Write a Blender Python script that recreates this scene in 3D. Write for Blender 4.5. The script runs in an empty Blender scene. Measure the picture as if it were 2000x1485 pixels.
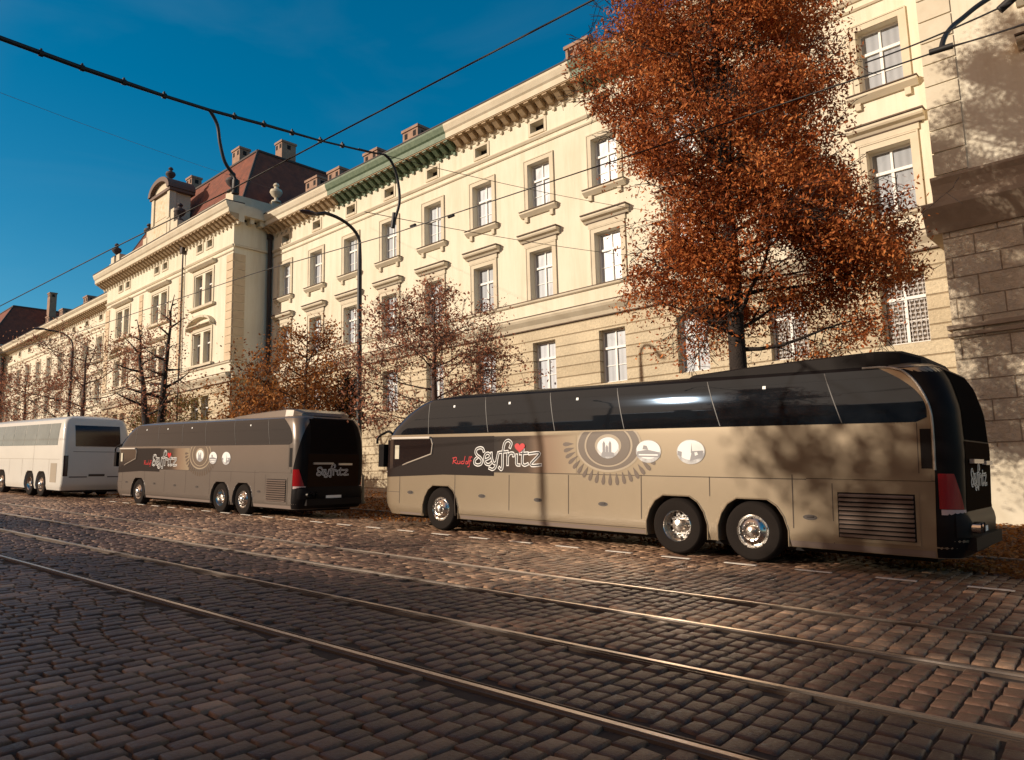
import bpy, bmesh, math, random
import numpy as np
from mathutils import Matrix, Vector
C = bpy.context.scene.collection
PI = math.pi
rnd = random.Random(7)
# ------------------------------------------------------------------ camera
F, YAW, PIT, ROL, AL, BE = 1444.0, .7400722, .13628, -.024554, .0430, .04624
H = 1.6
def camrot():
    cy, sy = math.cos(YAW), math.sin(YAW)
    r = np.array([cy, sy, 0]); fw = np.array([-sy, cy, 0]); up = np.array([0, 0, 1.])
    fw2 = fw*math.cos(PIT)+up*math.sin(PIT); up2 = up*math.cos(PIT)-fw*math.sin(PIT)
    r3 = r*math.cos(ROL)+up2*math.sin(ROL); up3 = up2*math.cos(ROL)-r*math.sin(ROL)
    return r3, up3, fw2
_r, _u, _f = camrot()
cam = bpy.data.cameras.new('camera'); camo = bpy.data.objects.new('camera', cam); C.objects.link(camo)
camo.matrix_world = Matrix(((_r[0], _u[0], -_f[0], 0), (_r[1], _u[1], -_f[1], 0), (_r[2], _u[2], -_f[2], H), (0, 0, 0, 1)))
cam.sensor_width = 36; cam.lens = 36*F/2000; cam.clip_end = 3000; cam.clip_start = .05
bpy.context.scene.camera = camo
# ------------------------------------------------------------------ world, sun
SAZ, SEL = math.radians(29), math.radians(18.9)
TOSUN = Vector((-math.sin(SAZ)*math.cos(SEL), -math.cos(SAZ)*math.cos(SEL), math.sin(SEL)))
w = bpy.data.worlds.new('World'); bpy.context.scene.world = w; w.use_nodes = True
nt = w.node_tree; bg = nt.nodes['Background']
sky = nt.nodes.new('ShaderNodeTexSky'); sky.sky_type = 'NISHITA'; sky.sun_disc = False
sky.sun_elevation = SEL; sky.sun_rotation = PI+SAZ; sky.air_density = 1.0; sky.dust_density = 0.2; sky.ozone_density = 3.0
hs = nt.nodes.new('ShaderNodeHueSaturation'); hs.inputs['Saturation'].default_value = 1.42; hs.inputs['Hue'].default_value = .482; hs.inputs['Value'].default_value = 1.1
nt.links.new(sky.outputs[0], hs.inputs['Color'])
tcw = nt.nodes.new('ShaderNodeTexCoord'); dt = nt.nodes.new('ShaderNodeVectorMath'); dt.operation = 'DOT_PRODUCT'; dt.inputs[1].default_value = TOSUN
nt.links.new(tcw.outputs['Generated'], dt.inputs[0])
gl = nt.nodes.new('ShaderNodeMapRange'); gl.interpolation_type = 'SMOOTHSTEP'; gl.inputs['From Min'].default_value = .38; gl.inputs['From Max'].default_value = .85
nt.links.new(dt.outputs['Value'], gl.inputs['Value'])
wm = nt.nodes.new('ShaderNodeMix'); wm.data_type = 'RGBA'; wm.inputs[7].default_value = (7.2, 4.1, 2.3, 1)  # warm glow added to the sky behind the camera to warm the shade
cn = nt.nodes.new('ShaderNodeTexNoise'); cn.inputs['Scale'].default_value = 2.2; cn.inputs['Detail'].default_value = 7; cn.inputs['Distortion'].default_value = .8
cmap = nt.nodes.new('ShaderNodeMapping'); cmap.inputs['Scale'].default_value = (1, 1.6, 4.5); cmap.inputs['Rotation'].default_value = (.3, .5, .2)
nt.links.new(tcw.outputs['Generated'], cmap.inputs[0]); nt.links.new(cmap.outputs[0], cn.inputs['Vector'])
cr_ = nt.nodes.new('ShaderNodeMapRange'); cr_.inputs['From Min'].default_value = .5; cr_.inputs['From Max'].default_value = .8; cr_.inputs['To Max'].default_value = .045; nt.links.new(cn.outputs['Fac'], cr_.inputs['Value'])
cx_ = nt.nodes.new('ShaderNodeMix'); cx_.data_type = 'RGBA'; cx_.inputs[7].default_value = (3.4, 4.6, 5.2, 1); nt.links.new(cr_.outputs[0], cx_.inputs[0]); nt.links.new(hs.outputs[0], cx_.inputs[6])
nt.links.new(gl.outputs[0], wm.inputs[0]); nt.links.new(cx_.outputs[2], wm.inputs[6])
nt.links.new(wm.outputs[2], bg.inputs['Color']); bg.inputs['Strength'].default_value = .11
sun = bpy.data.lights.new('sun', 'SUN'); sun.energy = 4.9; sun.angle = math.radians(.55); sun.color = (1, .88, .72)
suno = bpy.data.objects.new('sun', sun); C.objects.link(suno)
suno.rotation_euler = TOSUN.to_track_quat('Z', 'Y').to_euler()
vs = bpy.context.scene.view_settings
vs.view_transform = 'Standard'; vs.look = 'None'; vs.exposure = 0.0; vs.gamma = 1
# ------------------------------------------------------------------ street frame
d_ = np.array([1, BE, -AL]); d_ /= np.linalg.norm(d_)
t_ = np.cross([0, 0, 1.], d_); t_ /= np.linalg.norm(t_)
n_ = np.cross(d_, t_)
def SW(s, t, z=0.0):
    p = d_*s+t_*t+n_*(z-H); return Vector((p[0], p[1], p[2]+H))
def gz(x, y):      # ground height in the world at x, y
    return (n_[0]*x+n_[1]*y+H)/(-n_[2])+H
def SM(s, t, z=0.0, g=0.0):
    u = d_*math.cos(g)+t_*math.sin(g); v = np.cross(n_, u); o = SW(s, t, z)
    return Matrix(((u[0], v[0], n_[0], o[0]), (u[1], v[1], n_[1], o[1]), (u[2], v[2], n_[2], o[2]), (0, 0, 0, 1)))
# ------------------------------------------------------------------ materials
MATS = {}
def mat(name, col, rough=.6, metal=0, spec=None, noise=None, bump=None, coat=0, extra=None, alpha=None):
    if name in MATS: return MATS[name]
    m = bpy.data.materials.new(name); m.use_nodes = True; n = m.node_tree; b = n.nodes['Principled BSDF']
    b.inputs['Base Color'].default_value = (*col, 1); b.inputs['Roughness'].default_value = rough; b.inputs['Metallic'].default_value = metal
    if spec is not None: b.inputs['Specular IOR Level'].default_value = spec
    if coat: b.inputs['Coat Weight'].default_value = coat; b.inputs['Coat Roughness'].default_value = .08
    tc = n.nodes.new('ShaderNodeTexCoord')
    if noise:       # (scale, amount, colour2[, detail])
        nz = n.nodes.new('ShaderNodeTexNoise'); nz.inputs['Scale'].default_value = noise[0]; nz.inputs['Detail'].default_value = 6
        nz.inputs['Roughness'].default_value = .65
        n.links.new(tc.outputs['Object'], nz.inputs['Vector'])
        rp = n.nodes.new('ShaderNodeMapRange'); rp.inputs['From Min'].default_value = .35; rp.inputs['From Max'].default_value = .7
        rp.inputs['To Max'].default_value = noise[1]; n.links.new(nz.outputs['Fac'], rp.inputs['Value'])
        mx = n.nodes.new('ShaderNodeMix'); mx.data_type = 'RGBA'; mx.inputs[6].default_value = (*col, 1); mx.inputs[7].default_value = (*noise[2], 1)
        n.links.new(rp.outputs[0], mx.inputs[0]); n.links.new(mx.outputs[2], b.inputs['Base Color'])
    if bump:        # (scale, strength, distance)
        bz = n.nodes.new('ShaderNodeTexNoise'); bz.inputs['Scale'].default_value = bump[0]; bz.inputs['Detail'].default_value = 5
        n.links.new(tc.outputs['Object'], bz.inputs['Vector'])
        bp = n.nodes.new('ShaderNodeBump'); bp.inputs['Strength'].default_value = bump[1]; bp.inputs['Distance'].default_value = bump[2]
        n.links.new(bz.outputs['Fac'], bp.inputs['Height']); n.links.new(bp.outputs[0], b.inputs['Normal'])
    if extra: extra(n, b, tc)
    MATS[name] = m; return m
def N(n, t, **kw):
    k = n.nodes.new(t)
    for a, v in kw.items(): k.inputs[a.replace('_', ' ')].default_value = v
    return k
def rustic(bw, bh, mort, c1, c2, cm, bstr, dist, nscale=7.0):
    def f(n, b, tc):
        sp = n.nodes.new('ShaderNodeSeparateXYZ'); cb = n.nodes.new('ShaderNodeCombineXYZ')
        ad = n.nodes.new('ShaderNodeMath'); ad.operation = 'ADD'
        n.links.new(tc.outputs['Object'], sp.inputs[0]); n.links.new(sp.outputs[0], ad.inputs[0]); n.links.new(sp.outputs[1], ad.inputs[1])
        n.links.new(ad.outputs[0], cb.inputs[0]); n.links.new(sp.outputs[2], cb.inputs[1])
        br = n.nodes.new('ShaderNodeTexBrick'); br.inputs['Scale'].default_value = 1; br.inputs['Brick Width'].default_value = bw; br.inputs['Row Height'].default_value = bh
        br.inputs['Mortar Size'].default_value = mort; br.inputs['Mortar Smooth'].default_value = .4
        br.inputs['Color1'].default_value = (*c1, 1); br.inputs['Color2'].default_value = (*c2, 1); br.inputs['Mortar'].default_value = (*cm, 1)
        n.links.new(cb.outputs[0], br.inputs['Vector'])
        nz = N(n, 'ShaderNodeTexNoise', Scale=nscale, Detail=7.0, Roughness=.7); n.links.new(tc.outputs['Object'], nz.inputs['Vector'])
        st = N(n, 'ShaderNodeTexNoise', Scale=.6, Detail=4.0); n.links.new(tc.outputs['Object'], st.inputs['Vector'])
        mr = N(n, 'ShaderNodeMapRange', From_Min=.3, From_Max=.75, To_Min=1.08, To_Max=.82); n.links.new(st.outputs['Fac'], mr.inputs['Value'])
        mm = n.nodes.new('ShaderNodeVectorMath'); mm.operation = 'SCALE'; n.links.new(br.outputs['Color'], mm.inputs[0])
        m2 = N(n, 'ShaderNodeMapRange', From_Min=.3, From_Max=.7, To_Min=.8, To_Max=1.12); n.links.new(nz.outputs['Fac'], m2.inputs['Value'])
        mx = n.nodes.new('ShaderNodeMath'); mx.operation = 'MULTIPLY'; n.links.new(mr.outputs[0], mx.inputs[0]); n.links.new(m2.outputs[0], mx.inputs[1]); n.links.new(mx.outputs[0], mm.inputs['Scale'])
        n.links.new(mm.outputs[0], b.inputs['Base Color'])
        ml = n.nodes.new('ShaderNodeMath'); ml.operation = 'MULTIPLY_ADD'; ml.inputs[1].default_value = -.9; n.links.new(br.outputs['Fac'], ml.inputs[0]); n.links.new(nz.outputs['Fac'], ml.inputs[2])
        bp = N(n, 'ShaderNodeBump', Strength=bstr, Distance=dist); n.links.new(ml.outputs[0], bp.inputs['Height']); n.links.new(bp.outputs[0], b.inputs['Normal'])
    return f
def streaks(n, b, tc):
    mp = N(n, 'ShaderNodeMapping'); mp.inputs['Scale'].default_value = (1.6, 1.6, .16); n.links.new(tc.outputs['Object'], mp.inputs[0])
    a = N(n, 'ShaderNodeTexNoise', Scale=1.6, Detail=6.0, Roughness=.7); n.links.new(mp.outputs[0], a.inputs['Vector'])
    c = N(n, 'ShaderNodeTexNoise', Scale=.28, Detail=5.0); n.links.new(tc.outputs['Object'], c.inputs['Vector'])
    m1 = N(n, 'ShaderNodeMapRange', From_Min=.42, From_Max=.72, To_Min=0.0, To_Max=.55); n.links.new(a.outputs['Fac'], m1.inputs['Value'])
    m2 = N(n, 'ShaderNodeMapRange', From_Min=.4, From_Max=.7, To_Min=0.0, To_Max=.3); n.links.new(c.outputs['Fac'], m2.inputs['Value'])
    ad = n.nodes.new('ShaderNodeMath'); ad.operation = 'ADD'; n.links.new(m1.outputs[0], ad.inputs[0]); n.links.new(m2.outputs[0], ad.inputs[1])
    mx = n.nodes.new('ShaderNodeMix'); mx.data_type = 'RGBA'; mx.inputs[6].default_value = (.76, .70, .565, 1); mx.inputs[7].default_value = (.60, .51, .37, 1)
    n.links.new(ad.outputs[0], mx.inputs[0]); n.links.new(mx.outputs[2], b.inputs['Base Color'])
PL = mat('plaster_cream', (.80, .72, .56), .85, spec=.2, bump=(9, .25, .02), extra=streaks)
TR = mat('plaster_trim', (.66, .585, .455), .8, spec=.2, noise=(1.2, .6, (.5, .42, .3)), bump=(14, .2, .01))
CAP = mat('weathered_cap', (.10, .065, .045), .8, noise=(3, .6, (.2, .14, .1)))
TD = mat('ledge_stone', (.42, .33, .24), .85, noise=(2, .6, (.24, .18, .13)), bump=(12, .3, .02))
RU = mat('rusticated_stone', (.6, .5, .35), .9, spec=.1, extra=rustic(30.0, .47, .028, (.66, .56, .40), (.59, .49, .34), (.36, .27, .17), .9, .06, 10.0))
RB = mat('rock_faced_blocks', (.6, .5, .35), .9, spec=.1, extra=rustic(1.15, .58, .02, (.78, .67, .51), (.70, .585, .43), (.42, .32, .22), .9, .11, 6.0))
ROOF = mat('roof_tile_red', (.22, .062, .032), .8, noise=(2, .9, (.10, .032, .02)), bump=(30, .6, .03))
ROOFD = mat('roof_dark', (.045, .035, .035), .75, noise=(2, .5, (.08, .05, .04)))
SOF = mat('modillion_tan', (.46, .34, .21), .85, noise=(4, .7, (.28, .19, .11)))  # brown soffit tone, also painted darker to deepen shade between modillions
COP = mat('copper_green', (.13, .18, .11), .6, noise=(5, .8, (.05, .09, .05)))
CHB = mat('chimney_brick', (.36, .23, .16), .9, noise=(2.5, .7, (.2, .12, .09)), bump=(20, .5, .02))
DK = mat('dark_hole', (.012, .008, .008), .9)
WHT = mat('window_white', (.78, .76, .72), .5)
IRON = mat('black_iron', (.02, .017, .016), .5)
STEEL = mat('galvanised_grey', (.2, .18, .16), .5, .3)
def paneX(n, b, tc):
    sp = n.nodes.new('ShaderNodeSeparateXYZ'); n.links.new(tc.outputs['Object'], sp.inputs[0])
    oi = n.nodes.new('ShaderNodeObjectInfo')
    wv = N(n, 'ShaderNodeTexWave', Scale=1.3, Distortion=1.5, Detail=2.0); n.links.new(tc.outputs['Object'], wv.inputs['Vector'])
    m1 = N(n, 'ShaderNodeMapRange', From_Min=0.0, From_Max=1.0, To_Min=.82, To_Max=1.0); n.links.new(wv.outputs['Fac'], m1.inputs['Value'])
    r = n.nodes.new('ShaderNodeMapRange'); r.inputs['To Min'].default_value = .62; r.inputs['To Max'].default_value = 1.1; n.links.new(oi.outputs['Random'], r.inputs['Value'])
    mu = n.nodes.new('ShaderNodeMath'); mu.operation = 'MULTIPLY'; n.links.new(m1.outputs[0], mu.inputs[0]); n.links.new(r.outputs[0], mu.inputs[1])
    mx = n.nodes.new('ShaderNodeVectorMath'); mx.operation = 'SCALE'; mx.inputs[0].default_value = (.48, .505, .55); n.links.new(mu.outputs[0], mx.inputs['Scale'])
    n.links.new(mx.outputs[0], b.inputs['Base Color'])
PANE = mat('pane_with_net_curtain', (.4, .4, .45), .3, spec=.3, extra=paneX)
PDARK = mat('pane_dark', (.10, .08, .065), .08, spec=.8, noise=(.9, .9, (.22, .17, .12)))
# ------------------------------------------------------------------ object helpers
def props(o, label=None, cat=None, group=None, kind=None):
    if label: o['label'] = label
    if cat: o['category'] = cat
    if group: o['group'] = group
    if kind: o['kind'] = kind
    return o
def empty(name, loc=(0, 0, 0), label=None, cat=None, group=None, kind=None, mw=None):
    o = bpy.data.objects.new(name, None); C.objects.link(o)
    if mw is not None: o.matrix_world = mw
    else: o.location = loc
    o.empty_display_size = .2
    return props(o, label, cat, group, kind)
class MB:
    def __init__(s): s.v = []; s.f = []; s.m = []
    def quad(s, a, b, c, d, m=0):
        i = len(s.v); s.v += [tuple(a), tuple(b), tuple(c), tuple(d)]; s.f.append((i, i+1, i+2, i+3)); s.m.append(m)
    def poly(s, pts, m=0):
        i = len(s.v); s.v += [tuple(p) for p in pts]; s.f.append(tuple(range(i, i+len(pts)))); s.m.append(m)
    def box(s, x0, x1, y0, y1, z0, z1, m=0):
        i = len(s.v)
        s.v += [(x0, y0, z0), (x1, y0, z0), (x1, y1, z0), (x0, y1, z0), (x0, y0, z1), (x1, y0, z1), (x1, y1, z1), (x0, y1, z1)]
        for f in ((0, 3, 2, 1), (4, 5, 6, 7), (0, 1, 5, 4), (1, 2, 6, 5), (2, 3, 7, 6), (3, 0, 4, 7)): s.f.append(tuple(i+k for k in f)); s.m.append(m)
    def prism(s, prof, x0, x1, m=0):     # prof: list of (y,z), extruded along x
        n = len(prof); i = len(s.v)
        s.v += [(x0, y, z) for y, z in prof]+[(x1, y, z) for y, z in prof]
        for k in range(n): s.f.append((i+k, i+(k+1) % n, i+n+(k+1) % n, i+n+k)); s.m.append(m)
        s.f.append(tuple(i+k for k in range(n))[::-1]); s.f.append(tuple(i+n+k for k in range(n))); s.m += [m, m]
    def tube(s, pts, rad, seg=8, m=0, cap=True):
        pts = [Vector(p) for p in pts]; n = len(pts); i = len(s.v)
        if not hasattr(rad, '__len__'): rad = [rad]*n
        ref = Vector((0, 0, 1)); prev = None
        for k, p in enumerate(pts):
            t = (pts[min(k+1, n-1)]-pts[max(k-1, 0)]).normalized()
            a = prev if prev is not None else (ref if abs(t.z) < .9 else Vector((1, 0, 0)))
            b = t.cross(a).normalized(); a = b.cross(t).normalized(); prev = a
            for j in range(seg):
                th = 2*PI*j/seg; s.v.append(tuple(p+(a*math.cos(th)+b*math.sin(th))*rad[k]))
        for k in range(n-1):
            for j in range(seg):
                s.f.append((i+k*seg+j, i+k*seg+(j+1) % seg, i+(k+1)*seg+(j+1) % seg, i+(k+1)*seg+j)); s.m.append(m)
        if cap:
            s.f.append(tuple(i+j for j in range(seg))[::-1]); s.f.append(tuple(i+(n-1)*seg+j for j in range(seg))); s.m += [m, m]
    def lathe(s, prof, cx=0, cy=0, cz=0, seg=16, axis='z', m=0):   # prof: (r, h)
        i = len(s.v); n = len(prof)
        for r, h in prof:
            for j in range(seg):
                a = 2*PI*j/seg; c, q = r*math.cos(a), r*math.sin(a)
                s.v.append((cx+c, cy+q, cz+h) if axis == 'z' else (cx+c, cy+h, cz+q))
        for k in range(n-1):
            for j in range(seg):
                f = (i+k*seg+j, i+k*seg+(j+1) % seg, i+(k+1)*seg+(j+1) % seg, i+(k+1)*seg+j)
                s.f.append(f if axis == 'z' else f[::-1]); s.m.append(m)
    def build(s, name, mats, parent=None, smooth=None, loc=None, mw=None):
        me = bpy.data.meshes.new(name); me.from_pydata(s.v, [], s.f)
        if not isinstance(mats, (list, tuple)): mats = [mats]
        for x in mats: me.materials.append(x)
        if len(mats) > 1: me.polygons.foreach_set('material_index', s.m)
        if smooth is not None:
            me.polygons.foreach_set('use_smooth', [True]*len(s.f)); me.set_sharp_from_angle(angle=math.radians(smooth))
        o = bpy.data.objects.new(name, me); C.objects.link(o)
        if parent is not None: o.parent = parent
        if loc is not None: o.location = loc
        if mw is not None: o.matrix_world = mw
        return o
def copy_tree(o, parent=None):
    c = o.copy(); C.objects.link(c); c.parent = parent
    for k in [x for x in o.children]: copy_tree(k, c)
    return c
def smooth_line(pts, n=6):
    pts = [Vector(p) for p in pts]; out = []
    for i in range(len(pts)-1):
        p0 = pts[max(i-1, 0)]; p1 = pts[i]; p2 = pts[i+1]; p3 = pts[min(i+2, len(pts)-1)]
        for k in range(n):
            t = k/n
            out.append(.5*((2*p1)+(p2-p0)*t+(2*p0-5*p1+4*p2-p3)*t*t+(3*p1-p0-3*p2+p3)*t**3))
    out.append(pts[-1]); return out
def np_mesh(name, V, Q, mats, parent=None, fm=None, attr=None, smooth=False):
    me = bpy.data.meshes.new(name); V = np.asarray(V, np.float32); Q = np.asarray(Q, np.int32); k = Q.shape[1]
    me.vertices.add(len(V)); me.vertices.foreach_set('co', V.ravel())
    me.loops.add(Q.size); me.loops.foreach_set('vertex_index', Q.ravel())
    me.polygons.add(len(Q)); me.polygons.foreach_set('loop_start', np.arange(0, Q.size, k, dtype=np.int32))
    if fm is not None: me.polygons.foreach_set('material_index', np.asarray(fm, np.int32))
    if attr is not None:
        a = me.attributes.new('tint', 'FLOAT', 'FACE'); a.data.foreach_set('value', np.asarray(attr, np.float32))
    me.update(calc_edges=True); me.validate()
    if smooth: me.polygons.foreach_set('use_smooth', [True]*len(Q))
    for x in (mats if isinstance(mats, (list, tuple)) else [mats]): me.materials.append(x)
    o = bpy.data.objects.new(name, me); C.objects.link(o)
    if parent is not None: o.parent = parent
    return o
# ------------------------------------------------------------------ ground
def sett_ground(n, b, tc):
    mp = N(n, 'ShaderNodeMapping'); mp.inputs['Rotation'].default_value = (0, 0, PI/2-BE); n.links.new(tc.outputs['Object'], mp.inputs['Vector'])
    br = n.nodes.new('ShaderNodeTexBrick'); br.inputs['Scale'].default_value = 1; br.inputs['Brick Width'].default_value = .21; br.inputs['Row Height'].default_value = .16
    br.inputs['Mortar Size'].default_value = .012; br.inputs['Mortar Smooth'].default_value = .6
    br.inputs['Color1'].default_value = (.22, .145, .1, 1); br.inputs['Color2'].default_value = (.14, .09, .06, 1); br.inputs['Mortar'].default_value = (.03, .018, .013, 1)
    n.links.new(mp.outputs[0], br.inputs['Vector'])
    nz = N(n, 'ShaderNodeTexNoise', Scale=.5, Detail=6.0); n.links.new(tc.outputs['Object'], nz.inputs['Vector'])
    mr = N(n, 'ShaderNodeMapRange', From_Min=.3, From_Max=.7, To_Min=.7, To_Max=1.3); n.links.new(nz.outputs['Fac'], mr.inputs['Value'])
    sc = n.nodes.new('ShaderNodeVectorMath'); sc.operation = 'SCALE'; n.links.new(br.outputs['Color'], sc.inputs[0]); n.links.new(mr.outputs[0], sc.inputs['Scale'])
    n.links.new(sc.outputs[0], b.inputs['Base Color'])
    bp = N(n, 'ShaderNodeBump', Strength=.8, Distance=.03); bp.invert = True; n.links.new(br.outputs['Fac'], bp.inputs['Height']); n.links.new(bp.outputs[0], b.inputs['Normal'])
m = MB(); m.quad((-61.8, -3.9, 0), (5.9, -3.9, 0), (5.9, 13.35, 0), (-61.8, 13.35, 0))
props(m.build('road_bed', mat('dark_joint_sand', (.028, .016, .011), .95, noise=(9, .8, (.055, .035, .022))), mw=SM(0, 0, -.030)), kind='structure')
GM = mat('sett_joints', (.05, .04, .03), .8, extra=sett_ground)
b_ = MB(); b_.quad((-700, -120, 0), (200, -120, 0), (200, 200, 0), (-700, 200, 0))
props(b_.build('ground', GM, mw=SM(0, 0, -.035)), kind='structure')
def stoneX(n, b, tc):
    at = n.nodes.new('ShaderNodeAttribute'); at.attribute_name = 'tint'
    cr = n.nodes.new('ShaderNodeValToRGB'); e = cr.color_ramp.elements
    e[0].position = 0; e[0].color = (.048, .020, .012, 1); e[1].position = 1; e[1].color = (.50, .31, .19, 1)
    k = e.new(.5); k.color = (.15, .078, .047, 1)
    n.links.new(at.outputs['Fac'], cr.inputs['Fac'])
    nz = N(n, 'ShaderNodeTexNoise', Scale=28.0, Detail=8.0, Roughness=.75); n.links.new(tc.outputs['Object'], nz.inputs['Vector'])
    mr = N(n, 'ShaderNodeMapRange', From_Min=.25, From_Max=.75, To_Min=.55, To_Max=1.45); n.links.new(nz.outputs['Fac'], mr.inputs['Value'])
    sc = n.nodes.new('ShaderNodeVectorMath'); sc.operation = 'SCALE'; n.links.new(cr.outputs[0], sc.inputs[0]); n.links.new(mr.outputs[0], sc.inputs['Scale'])
    n.links.new(sc.outputs[0], b.inputs['Base Color'])
    lg = N(n, 'ShaderNodeTexNoise', Scale=.9, Detail=8.0, Roughness=.7, Distortion=.6); n.links.new(tc.outputs['Object'], lg.inputs['Vector'])
    lm = N(n, 'ShaderNodeMapRange', From_Min=.35, From_Max=.68, To_Min=.6, To_Max=1.3); n.links.new(lg.outputs['Fac'], lm.inputs['Value'])
    s2 = n.nodes.new('ShaderNodeVectorMath'); s2.operation = 'SCALE'; n.links.new(sc.outputs[0], s2.inputs[0]); n.links.new(lm.outputs[0], s2.inputs['Scale']); n.links.new(s2.outputs[0], b.inputs['Base Color'])
    n2 = N(n, 'ShaderNodeTexNoise', Scale=34.0, Detail=8.0, Roughness=.7); n.links.new(tc.outputs['Object'], n2.inputs['Vector'])
    bp = N(n, 'ShaderNodeBump', Strength=.8, Distance=.012); n.links.new(n2.outputs['Fac'], bp.inputs['Height']); n.links.new(bp.outputs[0], b.inputs['Normal'])
    r2 = N(n, 'ShaderNodeMapRange', From_Min=.3, From_Max=.7, To_Min=.3, To_Max=.62); n.links.new(nz.outputs['Fac'], r2.inputs['Value']); n.links.new(r2.outputs[0], b.inputs['Roughness'])
STONE = mat('granite_setts', (.15, .1, .08), .6, extra=stoneX)
RAILS = (4.05, 5.5, 7.03, 8.5)
def setts():
    rg = np.random.default_rng(3); V = []; Q = []; T = []; s0 = []; t0 = []; L = []; W = []
    s = -62.0
    while s < 6:
        pitch = .158+rg.uniform(-.008, .008)
        if s < -32: pitch = .2
        t = -4+rg.uniform(0, .2)
        while t < 13.4:
            ln = rg.uniform(.17, .25) if s > -32 else .28
            tm = t+ln/2
            if s > -4.2*max(tm, 0)-7.5:
                near = min(abs(tm-r) for r in RAILS)
                if near > .075+ln*.3:
                    t0.append(tm); s0.append(s+pitch/2); L.append(ln-.021); W.append(pitch-.019)
            t += ln
        s += pitch
    s0 = np.array(s0); t0 = np.array(t0); L = np.array(L)/2; W = np.array(W)/2; n = len(s0)
    for r in RAILS:      # trim stones that would meet a rail
        dd = t0-r; c = (np.abs(dd) < .07+L) & (np.abs(dd) > .05)
        sh = (.07+L-np.abs(dd)); L = np.where(c, L-sh/2, L); t0 = np.where(c, t0+np.sign(dd)*sh/2, t0)
    ok = L > .03; s0, t0, L, W = s0[ok], t0[ok], L[ok], W[ok]; n = len(s0)
    zc = rg.normal(0, .004, n)-.004; tilt = rg.normal(0, .012, (n, 2)); ang = rg.normal(0, .035, n)
    rings = []
    cor = np.array([(-1, -1), (1, -1), (1, 1), (-1, 1)])
    jit = rg.normal(0, .005, (n, 4, 2))
    wav = .012*np.sin(t0*2.1+1.3*np.sin(s0*.7))
    for ins, z in ((0, -.034), (.005, -.007), (.017, 0)):
        x = cor[None, :, 0]*(W[:, None]-ins)+jit[:, :, 0]; y = cor[None, :, 1]*(L[:, None]-ins)+jit[:, :, 1]
        xr = x*np.cos(ang)[:, None]-y*np.sin(ang)[:, None]; yr = x*np.sin(ang)[:, None]+y*np.cos(ang)[:, None]
        zz = z+(zc[:, None]+tilt[:, :1]*x+tilt[:, 1:]*y if ins else 0*x)
        rings.append(np.stack([s0[:, None]+xr+wav[:, None], t0[:, None]+yr, zz], -1))
    R = np.concatenate(rings, 1)   # n,12,3
    V = R.reshape(-1, 3)
    base = []
    for k in range(2):
        for j in range(4):
            base.append((k*4+j, k*4+(j+1) % 4, k*4+4+(j+1) % 4, k*4+4+j))
    base.append((8, 9, 10, 11)); base = np.array(base)
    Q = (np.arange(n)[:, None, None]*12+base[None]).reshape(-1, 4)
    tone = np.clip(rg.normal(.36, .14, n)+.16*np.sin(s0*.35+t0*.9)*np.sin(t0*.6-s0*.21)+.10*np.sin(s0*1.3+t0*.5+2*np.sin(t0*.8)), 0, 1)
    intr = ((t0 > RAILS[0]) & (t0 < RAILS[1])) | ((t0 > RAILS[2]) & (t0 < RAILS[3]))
    tone = np.where((t0 > RAILS[0]) & (t0 < RAILS[2]), tone*.72, tone); tone = np.where(t0 > RAILS[2], np.clip(tone*1.1+.24, 0, 1), tone)  # sunlight painted into stone tone past the third rail; track stones kept darker
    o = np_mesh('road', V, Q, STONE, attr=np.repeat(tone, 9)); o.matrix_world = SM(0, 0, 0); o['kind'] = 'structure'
setts()
RAILM = mat('rail_steel', (.72, .62, .55), .3, .9, noise=(3, .5, (.4, .32, .26)))
GUARD = mat('rail_guard', (.12, .085, .065), .5, .6)
RUST = mat('rail_groove_dark', (.02, .013, .01), .8)
MORT = mat('rail_mortar', (.10, .07, .05), .85, noise=(4, .9, (.09, .06, .045)), bump=(30, .5, .01))
for i, r in enumerate(RAILS):
    m = MB(); g = 1 if i % 2 == 0 else -1
    m.box(-260, 60, -.024, .024, -.03, .006, 0)
    m.box(-260, 60, *(sorted((g*.024, g*.062))), -.03, -.026, 1)
    m.box(-260, 60, *(sorted((g*.062, g*.078))), -.03, .001, 3)
    m.box(-260, 60, *(sorted((-g*.024, -g*.06))), -.03, -.010, 2)
    m.box(-260, 60, *(sorted((g*.078, g*.10))), -.03, -.010, 2)
    o = m.build('tram_rail', [RAILM, RUST, MORT, GUARD], mw=SM(0, r, 0))
    props(o, ('nearest tram rail, with the dark groove in the cobbles at the bottom of the view', 'second tram rail out from the viewer, far side of the nearer track',
              'third tram rail out, near side of the track closer to the coaches', 'farthest tram rail, thin bright line closest to the coaches')[i], 'rail', 'tram rails set in the cobbles')
LINE = mat('worn_white_paint', (.8, .74, .66), .7, noise=(9, .7, (.45, .38, .3)))
m = MB()
for k in range(26):
    s = -.15-1.12*k
    m.box(s-.52, s, -.04, .04, .004, .013)
o = m.build('parking_line', LINE, mw=SM(0, 11.5, 0)); o['kind'] = 'structure'
KERB = mat('kerb_stone', (.26, .2, .15), .85, noise=(3, .6, (.15, .1, .08)))
m = MB(); m.box(-260, 60, 0, .16, -.035, .055); o = m.build('kerb', KERB, mw=SM(0, 14.9, 0)); o['kind'] = 'structure'
VERGE = mat('leafy_earth', (.13, .06, .025), .95, noise=(6, .95, (.05, .028, .014)), bump=(18, .9, .03))
m = MB(); m.box(-260, 60, 0, 90, -.035, .04); o = m.build('verge', VERGE, mw=SM(0, 15.06, 0)); o['kind'] = 'structure'
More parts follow.
